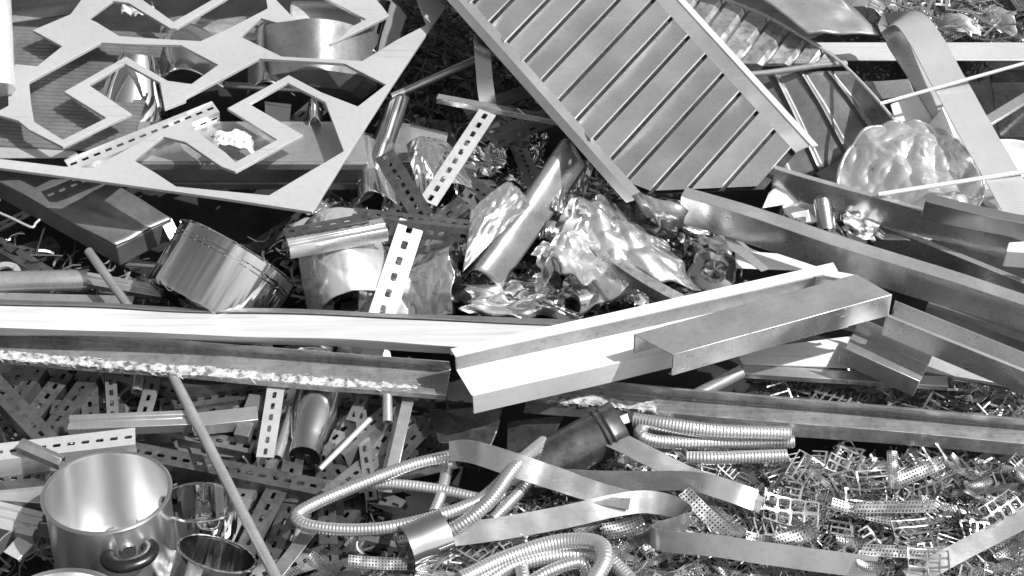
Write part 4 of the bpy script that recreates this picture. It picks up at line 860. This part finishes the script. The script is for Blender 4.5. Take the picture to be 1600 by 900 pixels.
def crumple_mesh(L, W, seed, m, amp=.03, n_=22):
    rr = random.Random(seed); sets = [[(rr.uniform(-1, 1), rr.uniform(-1, 1), rr.random(), rr.random()) for k in range(6)] for z in range(4)]; V = []; F = []
    for j in range(n_ + 1):
        for i in range(n_ + 1):
            u, v = i / n_, j / n_; d = sum((1, -1, .8, -.8)[z] * max(a * (u - e) + b * (v - f) for (a, b, e, f) in st) for z, st in enumerate(sets)) * amp + amp * abs(noise.noise(Vector((u * 4, v * 4, seed))))
            V.append(Vector(((u - .5 + .12 * noise.noise(Vector((v * 4, seed, 0)))) * L, (v - .5 + .12 * noise.noise(Vector((u * 4, seed, 3)))) * W, d)))
    for j in range(n_):
        for i in range(n_): a = j * (n_ + 1) + i; F.append((a, a + 1, a + n_ + 2, a + n_ + 1))
    me = protomesh('crumpled_offcut', (V, F), m); me.polygons.foreach_set('use_smooth', [True] * len(me.polygons)); me.set_sharp_from_angle(angle=math.radians(14)); return me
me_cr = [crumple_mesh(.12, .09, 1, 'foil'), crumple_mesh(.16, .07, 2, 'steel', .04), crumple_mesh(.09, .08, 3, 'dull', .04), crumple_mesh(.14, .06, 4, 'polish', .035), crumple_mesh(.08, .06, 5, 'pale', .03), crumple_mesh(.12, .10, 6, 'dark', .05)]
scatter('crumpled_offcut', me_cr, 75, [(560, 230), (700, 190), (800, 210), (930, 260), (1060, 350), (1140, 400), (1080, 440), (900, 490), (720, 490), (640, 420)], -.04, .11, .4, 'small crumpled sheet offcut filling the gaps of the middle heap', 'offcut', 'crumpled offcuts in the middle', 25, (.5, 1.1))
scatter('crumpled_offcut', me_cr, 26, [(460, 340), (560, 330), (600, 480), (480, 490)], -.04, .05, .4, 'small crumpled sheet offcut under the crushed shiny basin', 'offcut', 'crumpled offcuts under the basin', 26, (.5, 1.))
# top right corner scrap
POLY_C = [(1370, -20), (1620, -20), (1620, 64), (1490, 62), (1400, 50), (1370, 40)]
scatter('comb_offcut', mesh_comb, 22, POLY_C, .1, .2, .5, 'small comb shaped offcut at the top right corner', 'offcut', 'comb offcuts at the top right corner', 31, (.8, 1.3))
scatter('perforated_strip', mesh_perf, 16, POLY_C, .08, .18, .4, 'small perforated strip offcut at the top right corner', 'offcut', 'perforated strips at the top right corner', 32)
for i, q in enumerate([(1345, 10, 80, 50, 'foil', 'crumpled clear sheet at the top edge right of the grey panel'), (1420, 8, 70, 40, 'polish', 'crumpled shiny sheet at the top edge above the folded band'), (1500, 50, 70, 36, 'pale', 'pale bent bracket behind the top of the folded band'), (1560, 40, 60, 40, 'foil', 'bright crumpled cup at the top right corner'), (1590, 8, 60, 40, 'dark', 'dark sheet at the top right corner')]):
    x, y, w, hh, m, lab = q
    patch('crumpled_sheet', [(x - w / 2, y - hh / 2, .14), (x + w / 2, y - hh / 2 + 8, .17), (x + w / 2, y + hh / 2, .15), (x - w / 2, y + hh / 2 - 6, .13)], m, lab, 'metal sheet', facet=.5, nf=7, smooth=13, nu=40, nv=40, bu=.03, seed=170 + i, edge=.12)

# fine shavings nobody could count
def swarf(name, n, poly, h0, h1, size, m, label, seed, w0=.0012, w1=.004):
    rr = random.Random(seed); V = []; F = []; xs = [p[0] for p in poly]; ys = [p[1] for p in poly]; k = 0
    while k < n:
        x = rr.uniform(min(xs), max(xs)); y = rr.uniform(min(ys), max(ys))
        if not inside(x, y, poly): continue
        k += 1; p = P(x, y, rr.uniform(h0, h1)); a = rr.uniform(0, 6.28); d = D(math.cos(a), math.sin(a), rr.gauss(0, .35)).normalized(); nn = (N + D(rr.gauss(0, .5), rr.gauss(0, .5), 0)).normalized(); s = d.cross(nn).normalized()
        L = size * rr.uniform(.4, 1.6); w = rr.uniform(w0, w1); c = rr.uniform(-.4, .4) * L; b = len(V); ns = 4
        for i in range(ns + 1):
            f = i / ns; q = p + d * (L * (f - .5)) + s * (c * (f - .5) ** 2 * 4) + nn * (c * .6 * (f - .5) ** 2 * 4); V += [q - s * w, q + s * w]
        for i in range(ns): F.append((b + 2 * i, b + 2 * i + 1, b + 2 * i + 3, b + 2 * i + 2))
    mk(name, V, F, m, label, 'shavings', kind='stuff')
swarf('metal_shavings', 5200, POLY_R, -.06, .075, .036, 'swarf', 'fine metal shavings and slivers filling the scrap at lower right', 41)
swarf('thin_wire_offcuts', 800, POLY_R, .03, .105, .05, 'scrap', 'thin spiky wire ends tangled on top of the scrap at lower right', 47, .0005, .0012)
swarf('metal_shavings', 1100, POLY_T, -.04, .05, .04, 'swarf', 'fine metal shavings in the gap above the right long rail', 42)
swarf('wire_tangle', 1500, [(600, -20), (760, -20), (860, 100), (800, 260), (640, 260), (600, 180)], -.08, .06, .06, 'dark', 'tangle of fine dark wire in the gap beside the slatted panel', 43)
swarf('metal_shavings', 900, POLY_C, .0, .14, .06, 'swarf', 'fine shavings at the top right corner', 44)
swarf('wire_tangle', 700, POLY_L, -.06, .03, .07, 'dull', 'loose wire ends among the slotted angles at lower left', 45)
swarf('wire_tangle', 700, POLY_M, -.08, .06, .06, 'dull', 'loose wire ends in the gaps of the middle heap', 46)
